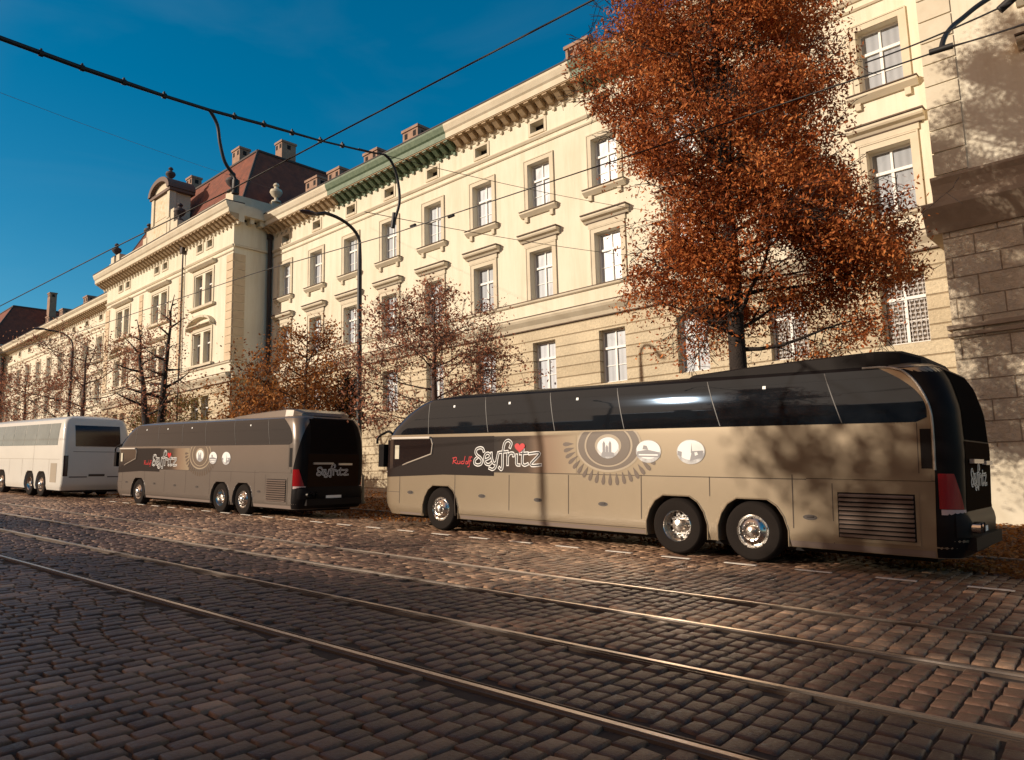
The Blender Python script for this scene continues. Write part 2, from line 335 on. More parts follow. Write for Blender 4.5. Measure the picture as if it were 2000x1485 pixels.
# ------------------------------------------------------------------ leaves
def leafX(c0, c1, c2):
    def f(n, b, tc):
        at = n.nodes.new('ShaderNodeAttribute'); at.attribute_name = 'tint'
        cr = n.nodes.new('ShaderNodeValToRGB'); e = cr.color_ramp.elements
        e[0].color = (*c0, 1); e[1].color = (*c2, 1); k = e.new(.5); k.color = (*c1, 1)
        n.links.new(at.outputs['Fac'], cr.inputs['Fac']); n.links.new(cr.outputs[0], b.inputs['Base Color'])
        b.inputs['Subsurface Weight'].default_value = 0
        tr = n.nodes.new('ShaderNodeBsdfTranslucent'); n.links.new(cr.outputs[0], tr.inputs['Color'])
        ms = n.nodes.new('ShaderNodeMixShader'); ms.inputs[0].default_value = .3
        n.links.new(b.outputs[0], ms.inputs[1]); n.links.new(tr.outputs[0], ms.inputs[2]); n.links.new(ms.outputs[0], n.nodes['Material Output'].inputs['Surface'])
    return f
L_RUST = mat('leaves_rust', (.3, .1, .03), .7, spec=.2, extra=leafX((.13, .034, .013), (.42, .11, .028), (.66, .24, .07)))
L_PINK = mat('leaves_brown_pink', (.3, .1, .03), .7, spec=.2, extra=leafX((.2, .07, .04), (.42, .17, .10), (.58, .30, .18)))
L_ORNG = mat('leaves_orange', (.3, .1, .03), .7, spec=.2, extra=leafX((.12, .04, .012), (.33, .115, .03), (.50, .22, .06)))
L_OLIVE = mat('leaves_olive', (.3, .1, .03), .7, spec=.2, extra=leafX((.10, .07, .02), (.22, .15, .04), (.33, .22, .07)))
L_GREEN = mat('leaves_dark', (.05, .03, .02), .7, spec=.2, extra=leafX((.015, .01, .008), (.04, .022, .014), (.09, .05, .03)))
L_FALL = mat('leaves_fallen', (.3, .1, .03), .7, spec=.2, extra=leafX((.11, .04, .012), (.27, .1, .025), (.42, .19, .05)))
BARKR = mat('bark_reddish', (.11, .06, .045), .9, noise=(6, .8, (.05, .03, .024)))
BARKD = mat('bark_blackish', (.03, .019, .014), .9, noise=(6, .8, (.012, .008, .007)), bump=(25, .8, .03))
BARK = mat('bark_dark', (.055, .035, .028), .9, noise=(6, .8, (.025, .015, .012)), bump=(25, .8, .03))
def leaf_quads(P, size, rg, flat=0.0, asp=.55):
    n = len(P); a = rg.normal(size=(n, 3)); 
    if flat: a[:, 2] *= .35; 
    a /= np.linalg.norm(a, axis=1)[:, None]
    b = rg.normal(size=(n, 3))
    if flat: b[:, 2] *= .35
    b -= a*(a*b).sum(1)[:, None]; b /= np.linalg.norm(b, axis=1)[:, None]
    s = size*rg.uniform(.6, 1.4, n)[:, None]
    V = np.stack([P-a*s, P-b*s*asp, P+a*s, P+b*s*asp], 1).reshape(-1, 3)
    return V, np.arange(n*4).reshape(-1, 4)
rg = np.random.default_rng(5)
# fallen leaves, drifted against kerb and round the coach
n = 42000
s = np.concatenate([rg.uniform(-6, 3, n//2), rg.uniform(-34, -5, n//2)]); t = 12.7+np.abs(rg.normal(0, 1, n))*4.2
t = np.where(rg.uniform(size=n) < .35, rg.uniform(13.2, 24, n), t)
edge = 13.0+.35*np.sin(s*1.3)+.25*np.sin(s*3.1+1); keep = (t > edge) | (rg.uniform(size=n) < .06)
t = np.where(t < 12.2, 12.2, t); s, t = s[keep], t[keep]
z = np.where(t > 15.05, .055, np.where(t > 14.88, .065, .012))+rg.uniform(0, .03, len(s))
V, Q = leaf_quads(np.stack([s, t, z], 1), .045, rg, flat=1)
o = np_mesh('fallen_leaves', V, Q, L_FALL, attr=rg.uniform(0, 1, len(Q))); o.matrix_world = SM(0, 0, 0)
props(o, 'drift of orange fallen leaves lying on the verge beside the coaches', 'leaves', kind='stuff')
# ------------------------------------------------------------------ facade
YM, YR, YL = 25.5, 23.4, 22.8
B = empty('palace_building', (-25, YM, gz(-25, YM)), 'long cream plastered palace with rusticated ground floor, red mansard roof block and brick chimneys', 'building')
BO = Vector(B.location)
def bb(mb, name, mats, smooth=None, parent=None):     # world coordinates -> child of B
    o = mb.build(name, mats, B if parent is None else parent, smooth); o.location = -BO if parent is None else (0, 0, 0); return o
def wall(mb, x0, x1, z0, z1, Y, ops, zsplit=(), mid=lambda z: 0, depth=.40):
    xs = sorted({x0, x1, *[o[0] for o in ops], *[o[1] for o in ops]}); zs = sorted({z0, z1, *zsplit, *[o[2] for o in ops], *[o[3] for o in ops]})
    xs = [x for x in xs if x0 <= x <= x1]; zs = [z for z in zs if z0 <= z <= z1]
    for i in range(len(xs)-1):
        for j in range(len(zs)-1):
            cx, cz = (xs[i]+xs[i+1])/2, (zs[j]+zs[j+1])/2
            if any(o[0] < cx < o[1] and o[2] < cz < o[3] for o in ops): continue
            mb.quad((xs[i], Y, zs[j]), (xs[i+1], Y, zs[j]), (xs[i+1], Y, zs[j+1]), (xs[i], Y, zs[j+1]), mid(cz))
    for a, b, c, e in ops:
        k = mid((c+e)/2); D = Y+depth
        mb.quad((a, Y, c), (a, Y, e), (a, D, e), (a, D, c), k); mb.quad((b, Y, c), (b, D, c), (b, D, e), (b, Y, e), k)
        mb.quad((a, Y, e), (b, Y, e), (b, D, e), (a, D, e), k); mb.quad((a, Y, c), (a, D, c), (b, D, c), (b, Y, c), k)
        mb.quad((a, D+.012, c), (b, D+.012, c), (b, D+.012, e), (a, D+.012, e), 2)
xk = [-6.3-3.74*k for k in range(11)]
xw = [-78.1+3.94-3.94*k for k in range(10)]
xr = [-1.15, 2.7, 6.6]
def win_ops(x, hw=.67, dz=0): return [(x-hw, x+hw, 14.2+dz, 16.52+dz), (x-hw, x+hw, 9.93+dz, 12.22+dz), (x-hw, x+hw, 5.62+dz, 7.9+dz)]
mz = lambda z: 1 if z < 8.62 else 0
m = MB(); ops = []
for x in xk: ops += win_ops(x)+[(x-.42, x+.42, 18.02, 18.52)]
wall(m, -45.7, -4.3, -1, 19.3, YM, ops, (8.62,), mz)
bb(m, 'front_wall', [PL, RU, DK])
m = MB(); ops = []
for x in xw: ops += win_ops(x, dz=.2)+[(x-.45, x+.45, 18.4, 18.95)]
wall(m, -112.3, -68.5, -1, 19.6, YM, ops, (8.8,), lambda z: 1 if z < 8.8 else 0)
bb(m, 'wing_wall', [PL, RU, DK])
# right pavilion
m = MB(); ops = []
for x in xr: ops += [(x-.67, x+.67, 14.4, 16.7), (x-.67, x+.67, 10.1, 12.3), (x-.67, x+.67, 5.72, 8.0)]
wall(m, -4.6, 12, 2.2, 20.4, YR, ops, (8.3,), lambda z: 1 if z < 8.3 else 0)
m.quad((-4.6, YM, -1), (-4.6, YR, -1), (-4.6, YR, 8.3), (-4.6, YM, 8.3), 1); m.quad((-4.6, YM, 8.3), (-4.6, YR, 8.3), (-4.6, YR, 20.4), (-4.6, YM, 20.4), 0)
m.quad((12, YR, -1), (12, 45, -1), (12, 45, 20.4), (12, YR, 20.4), 0)
bb(m, 'right_pavilion_wall', [PL, RB, DK])
m = MB(); m.box(-4.72, 12.05, YR-.12, YM, -1.5, 1.72); m.box(-4.66, 12.04, YR-.07, YM, 1.72, 2.2); bb(m, 'plinth', TR)
m = MB()
m.box(-4.72, 12.0, YR-.10, YM-.01, 5.5, 5.62); m.box(-4.72, 12.0, YR-.07, YM-.01, 5.30, 5.4)
m.prism([(YM, 8.3), (YR-.06, 8.3), (YR-.16, 8.5), (YR-.3, 8.75), (YR-.42, 8.98), (YR-.42, 9.1), (YM, 9.14)], -4.98, 12.05, 0)
m.prism([(YM, 9.142), (YR-.06, 9.142), (YR-.04, 9.45), (YR-.1, 9.7), (YR-.18, 9.86), (YR-.18, 9.94), (YM, 9.96)], -4.74, 12.04, 0)
bb(m, 'pavilion_ledge', TD)
def quoins(m, x0, x1, y, z0, z1, pitch=.62, pr=.045, side=None):
    z = z0
    while z+pitch*.9 < z1:
        m.box(x0, x1, y-pr, y+.02, z+.03, z+pitch-.02); z += pitch
m = MB(); quoins(m, -4.64, -3.8, YR, 10.0, 20.0, .68)
bb(m, 'corner_quoins', TR)
# left pavilion (front) with its side wall
XL0, XL1 = -68.6, -45.7
xb = [-64.7, -57.35, -49.95]
m = MB(); ops = []
for x in xb:
    for q in (-.76, .76):
        ops += [(x+q-.54, x+q+.54, 14.3, 16.6), (x+q-.54, x+q+.54, 10.15, 12.4), (x+q-.54, x+q+.54, 5.6, 7.9), (x+q-.36, x+q+.36, 18.35, 18.95)]
wall(m, XL0, XL1, -1, 19.5, YL, ops, (8.9,), lambda z: 1 if z < 8.9 else 0)
m.quad((XL1, YL, -1), (XL1, YM+4, -1), (XL1, YM+4, 8.9), (XL1, YL, 8.9), 1); m.quad((XL1, YL, 8.9), (XL1, YM+4, 8.9), (XL1, YM+4, 19.5), (XL1, YL, 19.5), 0)
m.quad((XL0, YL, -1), (XL0, YL, 19.5), (XL0, YM, 19.5), (XL0, YM, -1), 0)
bb(m, 'left_pavilion_wall', [PL, RU, DK])
QT = mat('quoin_tan', (.62, .49, .33), .85, noise=(2, .6, (.45, .33, .22)))
for qa, qb in ((XL1-.85, XL1+.03), (XL0-.03, XL0+.85), (-53.95, -53.25), (-61.3, -60.6)):
    m = MB(); quoins(m, qa, qb, YL, 9.9, 17.4, .56); bb(m, 'pavilion_quoins', QT)
m = MB(); z = 9.9
while z < 17:
    m.box(XL1-.02, XL1+.045, YL+.05, YL+.85, z+.03, z+.54); z += .56
bb(m, 'pavilion_quoins', QT)
# string courses and cornices
def course(x0, x1, Y, side=None):
    m = MB()
    m.prism([(Y+.05, 8.55), (Y-.05, 8.55), (Y-.12, 8.7), (Y-.3, 8.88), (Y-.36, 8.98), (Y-.36, 9.06), (Y+.05, 9.12)], x0, x1, 0)
    m.prism([(Y+.05, 9.76), (Y-.04, 9.76), (Y-.1, 9.8), (Y-.12, 9.88), (Y+.05, 9.905)], x0, x1, 1)
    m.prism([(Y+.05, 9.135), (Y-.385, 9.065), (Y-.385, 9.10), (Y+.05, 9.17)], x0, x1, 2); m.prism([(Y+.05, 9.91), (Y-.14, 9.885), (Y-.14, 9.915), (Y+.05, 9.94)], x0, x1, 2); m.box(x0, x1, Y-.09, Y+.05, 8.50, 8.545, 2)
    m.prism([(Y+.05, 17.30), (Y-.05, 17.30), (Y-.09, 17.36), (Y+.05, 17.4)], x0, x1, 0)
    m.prism([(Y+.05, 17.62), (Y-.06, 17.62), (Y-.13, 17.72), (Y-.13, 17.76), (Y+.05, 17.8)], x0, x1, 0)
    return m
bb(course(-45.66, -4.62, YM), 'string_course', [TR, TR, CAP]); bb(course(-112.3, -68.62, YM), 'string_course', [TR, TR, CAP])
bb(course(XL0-.03, XL1+.05, YL), 'string_course', [TR, TR, CAP])
for za, zb, p in ((8.72, 9.02, .3), (9.78, 9.89, .1), (17.62, 17.76, .12)):
    m = MB(); m.box(XL1+.051, XL1+.05+p, YL-.02, YM-.02, za, zb); bb(m, 'side_string_course', TR)
def cornice(x0, x1, Y, zb, zt, green=(), up=0):
    m = MB()
    def prof(a, b, mi):
        m.prism([(Y+.3, zb), (Y-.06, zb), (Y-.14, zb+.1), (Y-.14, zb+.42), (Y-.82, zb+.5), (Y-.82, zb+.78), (Y-.9, zb+.86), (Y-1.0, zt-.12), (Y-1.0, zt), (Y+.3, zt+.05)], a, b, mi)
        m.prism([(Y+.3, zt+.055), (Y-1.03, zt+.005), (Y-1.03, zt+.07), (Y+.3, zt+.13)], a, b, 2)
    cuts = sorted([x0, x1]+[g for gg in green for g in gg])
    for i in range(len(cuts)-1):
        c = (cuts[i]+cuts[i+1])/2; g = any(a < c < b for a, b in green); prof(cuts[i], cuts[i+1], 1 if g else 0)
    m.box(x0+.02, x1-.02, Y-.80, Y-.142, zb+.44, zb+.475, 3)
    x = x0+.15
    while x < x1-.2:
        g = any(a < x < b for a, b in green)
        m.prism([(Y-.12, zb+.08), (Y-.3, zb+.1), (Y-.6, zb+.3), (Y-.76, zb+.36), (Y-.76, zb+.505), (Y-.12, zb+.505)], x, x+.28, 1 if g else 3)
        m.box(x+.06, x+.2, Y-.12, Y-.05, zb-.16, zb-.01, 1 if g else 0)
        x += .56
    return m
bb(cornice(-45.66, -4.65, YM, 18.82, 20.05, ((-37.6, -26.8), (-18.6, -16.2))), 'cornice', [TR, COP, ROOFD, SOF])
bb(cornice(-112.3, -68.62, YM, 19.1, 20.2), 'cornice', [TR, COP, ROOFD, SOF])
m = cornice(XL0-.75, XL1+.82, YL, 19.12, 20.35)
m.box(XL1+.02, XL1+.78, YL, YM+.5, 19.62, 20.34, 0)
for k in range(4): m.box(XL1+.02, XL1+.55, YL+.15+k*.72, YL+.43+k*.72, 19.25, 19.62, 0)
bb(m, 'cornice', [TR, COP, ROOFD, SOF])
m = MB(); m.box(-5, 12.05, YR-.7, YR+.2, 19.7, 20.6); bb(m, 'cornice', TR)
# green copper guttering on the cornice
# parapet, gable, urns
m = MB()
m.box(-54.3, XL1+.02, YL-.12, YL+.1, 20.42, 21.25); m.box(XL1-.2, XL1+.021, YL+.1, YM+.8, 20.42, 21.24); m.box(XL1-1.0, XL1+.06, YL-.16, YL+.12, 20.42, 21.5)
m.box(XL1-.3, XL1+.04, YM+.0, YM+.85, 20.42, 21.5)
bb(m, 'parapet', TR); m = MB()
for xx in (-54.6, -60.3, -67.2, -66.0): m.box(xx-.35, xx+.35, YL-.2, YL+.4, 20.42, 21.7)
m.box(-68.3, -60.6, YL-.02, YL+.14, 20.42, 20.75); m.box(-68.3, -60.6, YL-.06, YL+.16, 21.2, 21.33)
m.box(-62.6, -60.3, YL-.1, YL+.12, 20.42, 21.3)
x = -67.9
while x < -62.6: m.box(x, x+.16, YL, YL+.12, 20.75, 21.2); x += .34
bb(m, 'parapet', TR)
m = MB()
gx0, gx1 = -59.3, -55.75
m.box(gx0, gx1, YL-.15, YL+1.6, 20.41, 22.3); m.box(gx0+.25, gx1-.25, YL-.1, YL+1.5, 22.3, 24.5); m.box(gx0+.1, gx0+.55, YL-.2, YL+.3, 22.3, 24.5, 0); m.box(gx1-.55, gx1-.1, YL-.2, YL+.3, 22.3, 24.5, 0)
m.prism([(YL-.15, 20.41), (YL-.15, 22.2), (YL+.5, 20.9), (YL+.5, 20.41)], gx0-.8, gx0, 0); m.prism([(YL-.1, 20.41), (YL-.1, 22.9), (YL+.5, 21), (YL+.5, 20.41)], gx1, gx1+.6, 0)
m.box(gx0-.1, gx1+.1, YL-.3, YL+1.7, 24.5, 24.72, 1)
cx = (gx0+gx1)/2; R = 1.95
arc = [(cx+R*math.cos(a), 24.72+1.15*math.sin(a)) for a in np.linspace(0, PI, 17)]
i = len(m.v)
inner = [(cx+(R-.42)*math.cos(a), 24.74+.78*math.sin(a)) for a in np.linspace(0, PI, 17)]
for k in range(16):
    a, b = arc[k], arc[k+1]; c, e = inner[k+1], inner[k]
    m.quad((a[0], YL-.42, a[1]), (b[0], YL-.42, b[1]), (c[0], YL-.42, c[1]), (e[0], YL-.42, e[1]), 1)
    m.quad((a[0], YL-.42, a[1]), (a[0], YL+1.7, a[1]), (b[0], YL+1.7, b[1]), (b[0], YL-.42, b[1]), 1)
    m.quad((e[0], YL-.42, e[1]), (c[0], YL-.42, c[1]), (c[0], YL-.1, c[1]), (e[0], YL-.1, e[1]), 1)
m.poly([(x, YL-.1, z) for x, z in inner], 0); m.poly([(x, YL+1.7, z) for x, z in arc], 0)
m.box(gx0+.7, gx1-.7, YL-.13, YL-.09, 22.55, 24.2, 2); m.box(gx0+.5, gx1-.5, YL-.18, YL-.14, 20.75, 22.1, 2)
bb(m, 'gable', [TR, mat('gable_lead', (.13, .08, .06), .7), mat('gable_mosaic', (.68, .6, .46), .8, noise=(2.6, .8, (.5, .33, .16)))])
def urn(x, y, z, h, name='urn', mm=None):
    q = MB(); q.lathe([(.02, 0), (.22, 0), (.2, .08), (.08, .14), (.07, .24), (.2, .36), (.27, .5), (.24, .62), (.1, .7), (.08, .78), (.14, .84), (.1, .93), (.0, 1.0)], seg=12)
    q.v = [(x+a*h*1.1, y+b*h*1.1, z+c*h) for a, b, c in q.v]; bb(q, name, mm or mat('urn_dark', (.06, .045, .045), .7), 40)
urn(-67.2, YL+.1, 21.7, 1.35); urn(-60.3, YL+.1, 21.7, 1.35); urn(-54.6, YL+.1, 21.7, 1.5); urn(cx, YL+.5, 25.8, 1.3); urn(XL1-.45, YL+.0, 21.5, 1.5)
urn(XL1-.12, YM+.4, 21.5, 1.5, 'statue', TR)
# roofs
m = MB()
m.quad((-45.6, YM-.95, 20.08), (-4.6, YM-.95, 20.08), (-4.6, YM+7, 23.0), (-45.6, YM+7, 23.0)); m.quad((-45.6, YM+7, 23.0), (-4.6, YM+7, 23.0), (-4.6, YM+15, 19), (-45.6, YM+15, 19))
m.quad((-112.3, YM-.95, 20.23), (-68.7, YM-.95, 20.23), (-68.7, YM+7, 23.2), (-112.3, YM+7, 23.2)); m.quad((-112.3, YM+7, 23.2), (-68.7, YM+7, 23.2), (-68.7, YM+15, 19), (-112.3, YM+15, 19))
m.quad((-4.6, YR-.6, 20.62), (12, YR-.6, 20.62), (12, YR+10, 25), (-4.6, YR+10, 25))
bb(m, 'roof', ROOFD)
def hip(x0, x1, y0, y1, z0, a0, a1, b0, b1, z1):
    q = MB(); lo = [(x0, y0, z0), (x1, y0, z0), (x1, y1, z0), (x0, y1, z0)]; hi = [(a0, b0, z1), (a1, b0, z1), (a1, b1, z1), (a0, b1, z1)]
    for k in range(4): q.quad(lo[k], lo[(k+1) % 4], hi[(k+1) % 4], hi[k], 0)
    q.poly([(x, y, z) for x, y, z in hi], 1)
    q.tube([hi[0], hi[1]], .13, 6, 1); q.tube([hi[1], hi[2]], .13, 6, 1); q.tube([lo[1], hi[1]], .09, 6, 1); q.tube([lo[0], hi[0]], .09, 6, 1)
    q.v = q.v; return q
bb(hip(XL0+.2, XL1-.25, YL+.5, 46, 20.5, XL0+3.2, -48.75, 26, 42, 26.4), 'mansard_roof', [ROOF, ROOFD])
m = MB()
m.prism([(YL+.9, 20.9), (YL+1.0, 22.3), (YL+2.6, 22.7), (YL+2.6, 20.9)], -53.4, -50.9, 0)
bb(m, 'roof_dormer', [ROOFD])
def chimney(x, w, z0, z1, y=27.0, dep=.85):
    w *= .78; z1 -= .3
    q = MB(); q.box(-w/2, w/2, -dep/2, dep/2, z0, z1-.16); q.box(-w/2-.07, w/2+.07, -dep/2-.07, dep/2+.07, z1-.16, z1, 0)
    for a in (-w*.28, w*.28): q.box(a-.13, a+.13, -dep/2-.012, -dep/2+.05, z1-.62, z1-.28, 1)
    q.box(w/2-.05, w/2+.012, -.15, .15, z1-.62, z1-.28, 1)
    q.v = [(a+x, b+y, c) for a, b, c in q.v]; bb(q, 'chimney', [CHB, DK])
chimney(-19.6, 1.65, 20.3, 22.65); chimney(-31.9, 1.75, 20.3, 22.7); chimney(-35.75, 1.75, 20.3, 22.55); chimney(-39.75, 1.7, 20.3, 22.6); chimney(-42.4, 1.8, 20.3, 22.8); chimney(-10.5, 1.7, 20.3, 22.7)
chimney(-49.3, 1.2, 25.6, 28.3, 28.6, 1.2); chimney(-52.5, 1.5, 24.5, 28.2, 26.6); chimney(-60.3, 1.3, 24.8, 28.2, 26.4); chimney(-51.2, .8, 25.6, 27.3, 29.5, .8)
for x in (-72.3, -77.8, -86.5, -94.5, -99.5): chimney(x, 1.6, 20.3, 22.9)
# downpipes
def pipe(x, y, z0, z1, r=.09):
    q = MB(); q.tube([(x, y, z0), (x, y, z1)], r, 8); q.box(x-.18, x+.18, y-.15, y+.15, z1-.1, z1+.35); bb(q, 'drainpipe', mat('drain_dark', (.035, .02, .016), .6))
pipe(-45.45, YM-.2, -1, 18.7, .14); pipe(-53.15, YL-.16, -1, 18.9, .06); pipe(-112.0, YM-.3, -1, 18.7, .14)
# ---- windows: one prototype per kind, copied
def strip_rect(m, x0, x1, z0, z1, w, y0, y1, mi=0):
    m.box(x0, x0+w, y0, y1, z0, z1, mi); m.box(x1-w, x1, y0, y1, z0, z1, mi); m.box(x0+w, x1-w, y0, y1, z0, z0+w, mi); m.box(x0+w, x1-w, y0, y1, z1-w, z1, mi)
def make_window(w, h, surround='frame', hood=False, sill=False, pane=PANE, double=False, lattice=False):
    """local: origin bottom centre of opening, on the wall plane, y into wall"""
    o = MB(); y0, y1 = .29, .36; hw = w/2
    strip_rect(o, -hw, hw, 0, h, .07, y0, y1); zt = h*.66
    o.box(-hw+.07, hw-.07, y0-.03, y1, zt-.05, zt+.05); o.box(-.045, .045, y0-.015, y1, .07, zt-.05); o.box(-.035, .035, y0, y1, zt+.05, h-.07)
    if w > 1.2:
        o.box(-hw+.07, -.045, y0+.02, y1, h*.33-.015, h*.33+.015); o.box(.045, hw-.07, y0+.02, y1, h*.33-.015, h*.33+.015)
    root = o.build('window', WHT, B)
    p = MB(); rw = random.Random(int(w*100)); 
    for a, b, c, e in ((-hw+.06, -.03, .06, zt-.04), (.03, hw-.06, .06, zt-.04), (-hw+.06, -.03, zt+.04, h-.06), (.03, hw-.06, zt+.04, h-.06)):
        t1, t2 = rw.uniform(-.004, .004), rw.uniform(-.004, .004)
        p.quad((a, .34+t1, c), (b, .34-t1, c), (b, .34+t2, e), (a, .34-t2, e))
    p.build('pane', pane, root)
    if surround:
        q = MB(); s = .2; g = .005
        q.box(-hw-s, -hw-g, -.05, .02, -.02, h+g); q.box(hw+g, hw+s, -.05, .02, -.02, h+g); q.box(-hw-s, hw+s, -.05, .02, h+g, h+s)
        q.box(-hw-s-.05, -hw-s, -.075, .02, -.02, h+s+.05); q.box(hw+s, hw+s+.05, -.075, .02, -.02, h+s+.05); q.box(-hw-s, hw+s, -.075, .02, h+s, h+s+.05)
        q.build('window_surround', TR, root)
    if sill:
        q = MB(); e = hw+.42; q.prism([(.02, -.26), (-.08, -.26), (-.26, -.1), (-.26, -.03), (.02, 0)], -e, e, 0)
        for a in (-hw-.1, hw+.1): q.box(a-.09, a+.09, -.12, .02, -.5, -.262)
        q.box(-e-.015, e+.015, -.285, -.005, .001, .03, 1)
        q.build('window_sill', [TR, CAP], root)
    if hood:
        q = MB(); e = hw+.5; zb = h+.5
        q.box(-e+.2, e-.2, -.08, .02, h+.255, zb, 0)
        q.prism([(.02, zb), (-.1, zb), (-.16, zb+.08), (-.3, zb+.14), (-.34, zb+.2), (-.34, zb+.27), (.02, zb+.3)], -e, e, 0)
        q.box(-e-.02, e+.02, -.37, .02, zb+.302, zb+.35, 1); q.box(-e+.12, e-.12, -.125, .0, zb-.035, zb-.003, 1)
        q.build('window_hood', [TR, CAP], root)
    if lattice:
        q = MB()
        for a, b, c, e in ((-hw+.08, -.05, .08, zt-.06), (.05, hw-.08, .08, zt-.06), (-hw+.08, -.05, zt+.06, h-.08), (.05, hw-.08, zt+.06, h-.08)):
            k = 0; x = a+.06
            while x < b: q.box(x-.012, x+.012, .305, .317, c, e); x += .14
            z = c+.08
            while z < e:
                q.box(a, b, .318, .328, z-.012, z+.012)
                x = a+.13 if k % 2 else a+.06
                while x < b-.03: q.box(x-.035, x+.035, .298, .304, z-.035, z+.035); x += .14
                z += .14; k += 1
        q.build('window_grille', mat('grille_pale', (.45, .42, .4), .6), root)
    return root
def put(proto, used, x, y, z):
    o = proto if not used[0] else copy_tree(proto, B); used[0] = True
    o.location = Vector((x, y, z))-BO; return o
W3 = make_window(1.34, 2.32, sill=True); u = [False]
for x in xk: put(W3, u, x, YM, 14.2)
for x in xw: put(W3, u, x, YM, 14.4)
for x in xr: put(W3, u, x, YR, 14.4)
W2 = make_window(1.34, 2.29, hood=True); u = [False]
for x in xk: put(W2, u, x, YM, 9.93)
for x in xw: put(W2, u, x, YM, 10.13)
for x in xr: put(W2, u, x, YR, 10.11)
W1 = make_window(1.34, 2.28, surround=None); u = [False]
for x in xk[2:]: put(W1, u, x, YM, 5.62)
for x in xw: put(W1, u, x, YM, 5.82)
for x in xr: put(W1, u, x, YR, 5.72)
WG = make_window(1.34, 2.28, surround=None, pane=PDARK, lattice=True); u = [False]
for x in xk[:2]: put(WG, u, x, YM, 5.62)
WP = make_window(1.08, 2.3, surround=None, pane=PDARK); u = [False]
for x in xb:
    for q in (-.76, .76):
        put(WP, u, x+q, YL, 14.3); put(WP, u, x+q, YL, 10.12); put(WP, u, x+q, YL, 5.6)
for k, x in enumerate(xb):
    for zz, h in ((14.3, 2.3), (10.15, 2.25)):
        q = MB()
        for a in (-1.62, 1.4): q.box(a, a+.22, -.06, .02, -.02, h+.1)
        q.box(-1.62, 1.62, -.06, .02, h+.1, h+.3); 
        if zz > 14 or k == 1: q.prism([(.02, h+.45), (-.15, h+.45), (-.36, h+.6), (-.36, h+.68), (.02, h+.72)], -1.9, 1.9)
        else:
            pts = [(1.9*math.cos(a), h+.42+.75*math.sin(a)) for a in np.linspace(0, PI, 13)]
            for j in range(12):
                a, b = pts[j], pts[j+1]
                q.quad((a[0], -.36, a[1]), (b[0], -.36, b[1]), (b[0], -.36, b[1]-.16), (a[0], -.36, a[1]-.16)); q.quad((a[0], -.36, a[1]), (a[0], .02, a[1]), (b[0], .02, b[1]), (b[0], -.36, b[1]))
                q.quad((a[0], -.36, a[1]-.16), (b[0], -.36, b[1]-.16), (b[0], .02, b[1]-.16), (a[0], .02, a[1]-.16))
            q.prism([(.02, h+.38), (-.15, h+.38), (-.36, h+.46), (-.36, h+.52), (.02, h+.55)], -1.92, 1.92)
        q.box(-1.9, 1.9, -.25, .02, -.2, -.03)
        o = q.build('window_surround', TR, B); o.location = Vector((x, YL, zz))-BO
def attic_proto(hw, h):
    q = MB(); g = .005
    q.box(-hw-.14, -hw-g, -.04, .02, -.14, h+.14); q.box(hw+g, hw+.14, -.04, .02, -.14, h+.14); q.box(-hw-g, hw+g, -.04, .02, h+g, h+.14); q.box(-hw-g, hw+g, -.06, .02, -.14, -g)
    return q.build('attic_window', TR, B)
A = attic_proto(.42, .5); u = [False]
for x in xk: put(A, u, x, YM, 18.02)
for x in xw: put(A, u, x, YM, 18.42)
for x in xb:
    for q in (-.76, .76): put(A, u, x+q, YL, 18.38)
# far pavilion at the left end
m = MB(); m.quad((-112.3, YL, -1), (-112.3, YM+12, -1), (-112.3, YM+12, 19.5), (-112.3, YL, 19.5), 0); m.quad((-135, YL, -1), (-112.3, YL, -1), (-112.3, YL, 19.5), (-135, YL, 19.5), 0)
m.box(-135.6, -111.7, YL-.7, YL+.1, 19.51, 20.7, 0); m.box(-112.28, -111.7, YL+.1, YM+2, 19.51, 20.7, 0)
bb(m, 'far_pavilion_wall', [PL, RU])
bb(hip(-135, -112.4, YL+.4, 46, 20.7, -131, -116.5, 27, 41, 27.0), 'mansard_roof', [ROOF, ROOFD])
chimney(-114.5, 1.4, 25, 29.4, 31)
# ------------------------------------------------------------------ coaches
GLASS = mat('coach_glass', (.008, .009, .011), .035, spec=1.0); GLASS.node_tree.nodes['Principled BSDF'].inputs['IOR'].default_value = 1.62; GLASS.node_tree.nodes['Principled BSDF'].inputs['Specular Tint'].default_value = (.5, .7, 1, 1)
TYRE = mat('tyre_rubber', (.018, .014, .012), .9, spec=.1, bump=(40, .3, .01))
CHROME = mat('polished_rim', (.62, .58, .54), .22, 1.0, bump=(9, .12, .02))
BLK = mat('gloss_black', (.012, .010, .010), .4, spec=.06)
BLKM = mat('matt_black', (.014, .011, .010), .7, spec=.15)
SEAM = mat('panel_gap', (.07, .05, .037), .8)
def paint(name, c, rough=.3, metal=.38):
    return mat(name, c, rough, metal, coat=.5, noise=(.7, .5, tuple(x*.84 for x in c)))
BEIGE = paint('champagne_paint', (.31, .238, .158)); GREIGE = paint('warm_grey_paint', (.17, .138, .115)); WHITE = paint('white_paint', (.66, .63, .57), .4, 0)  # GREIGE: greyer paint, also darkened for metallic paint seen off its highlight
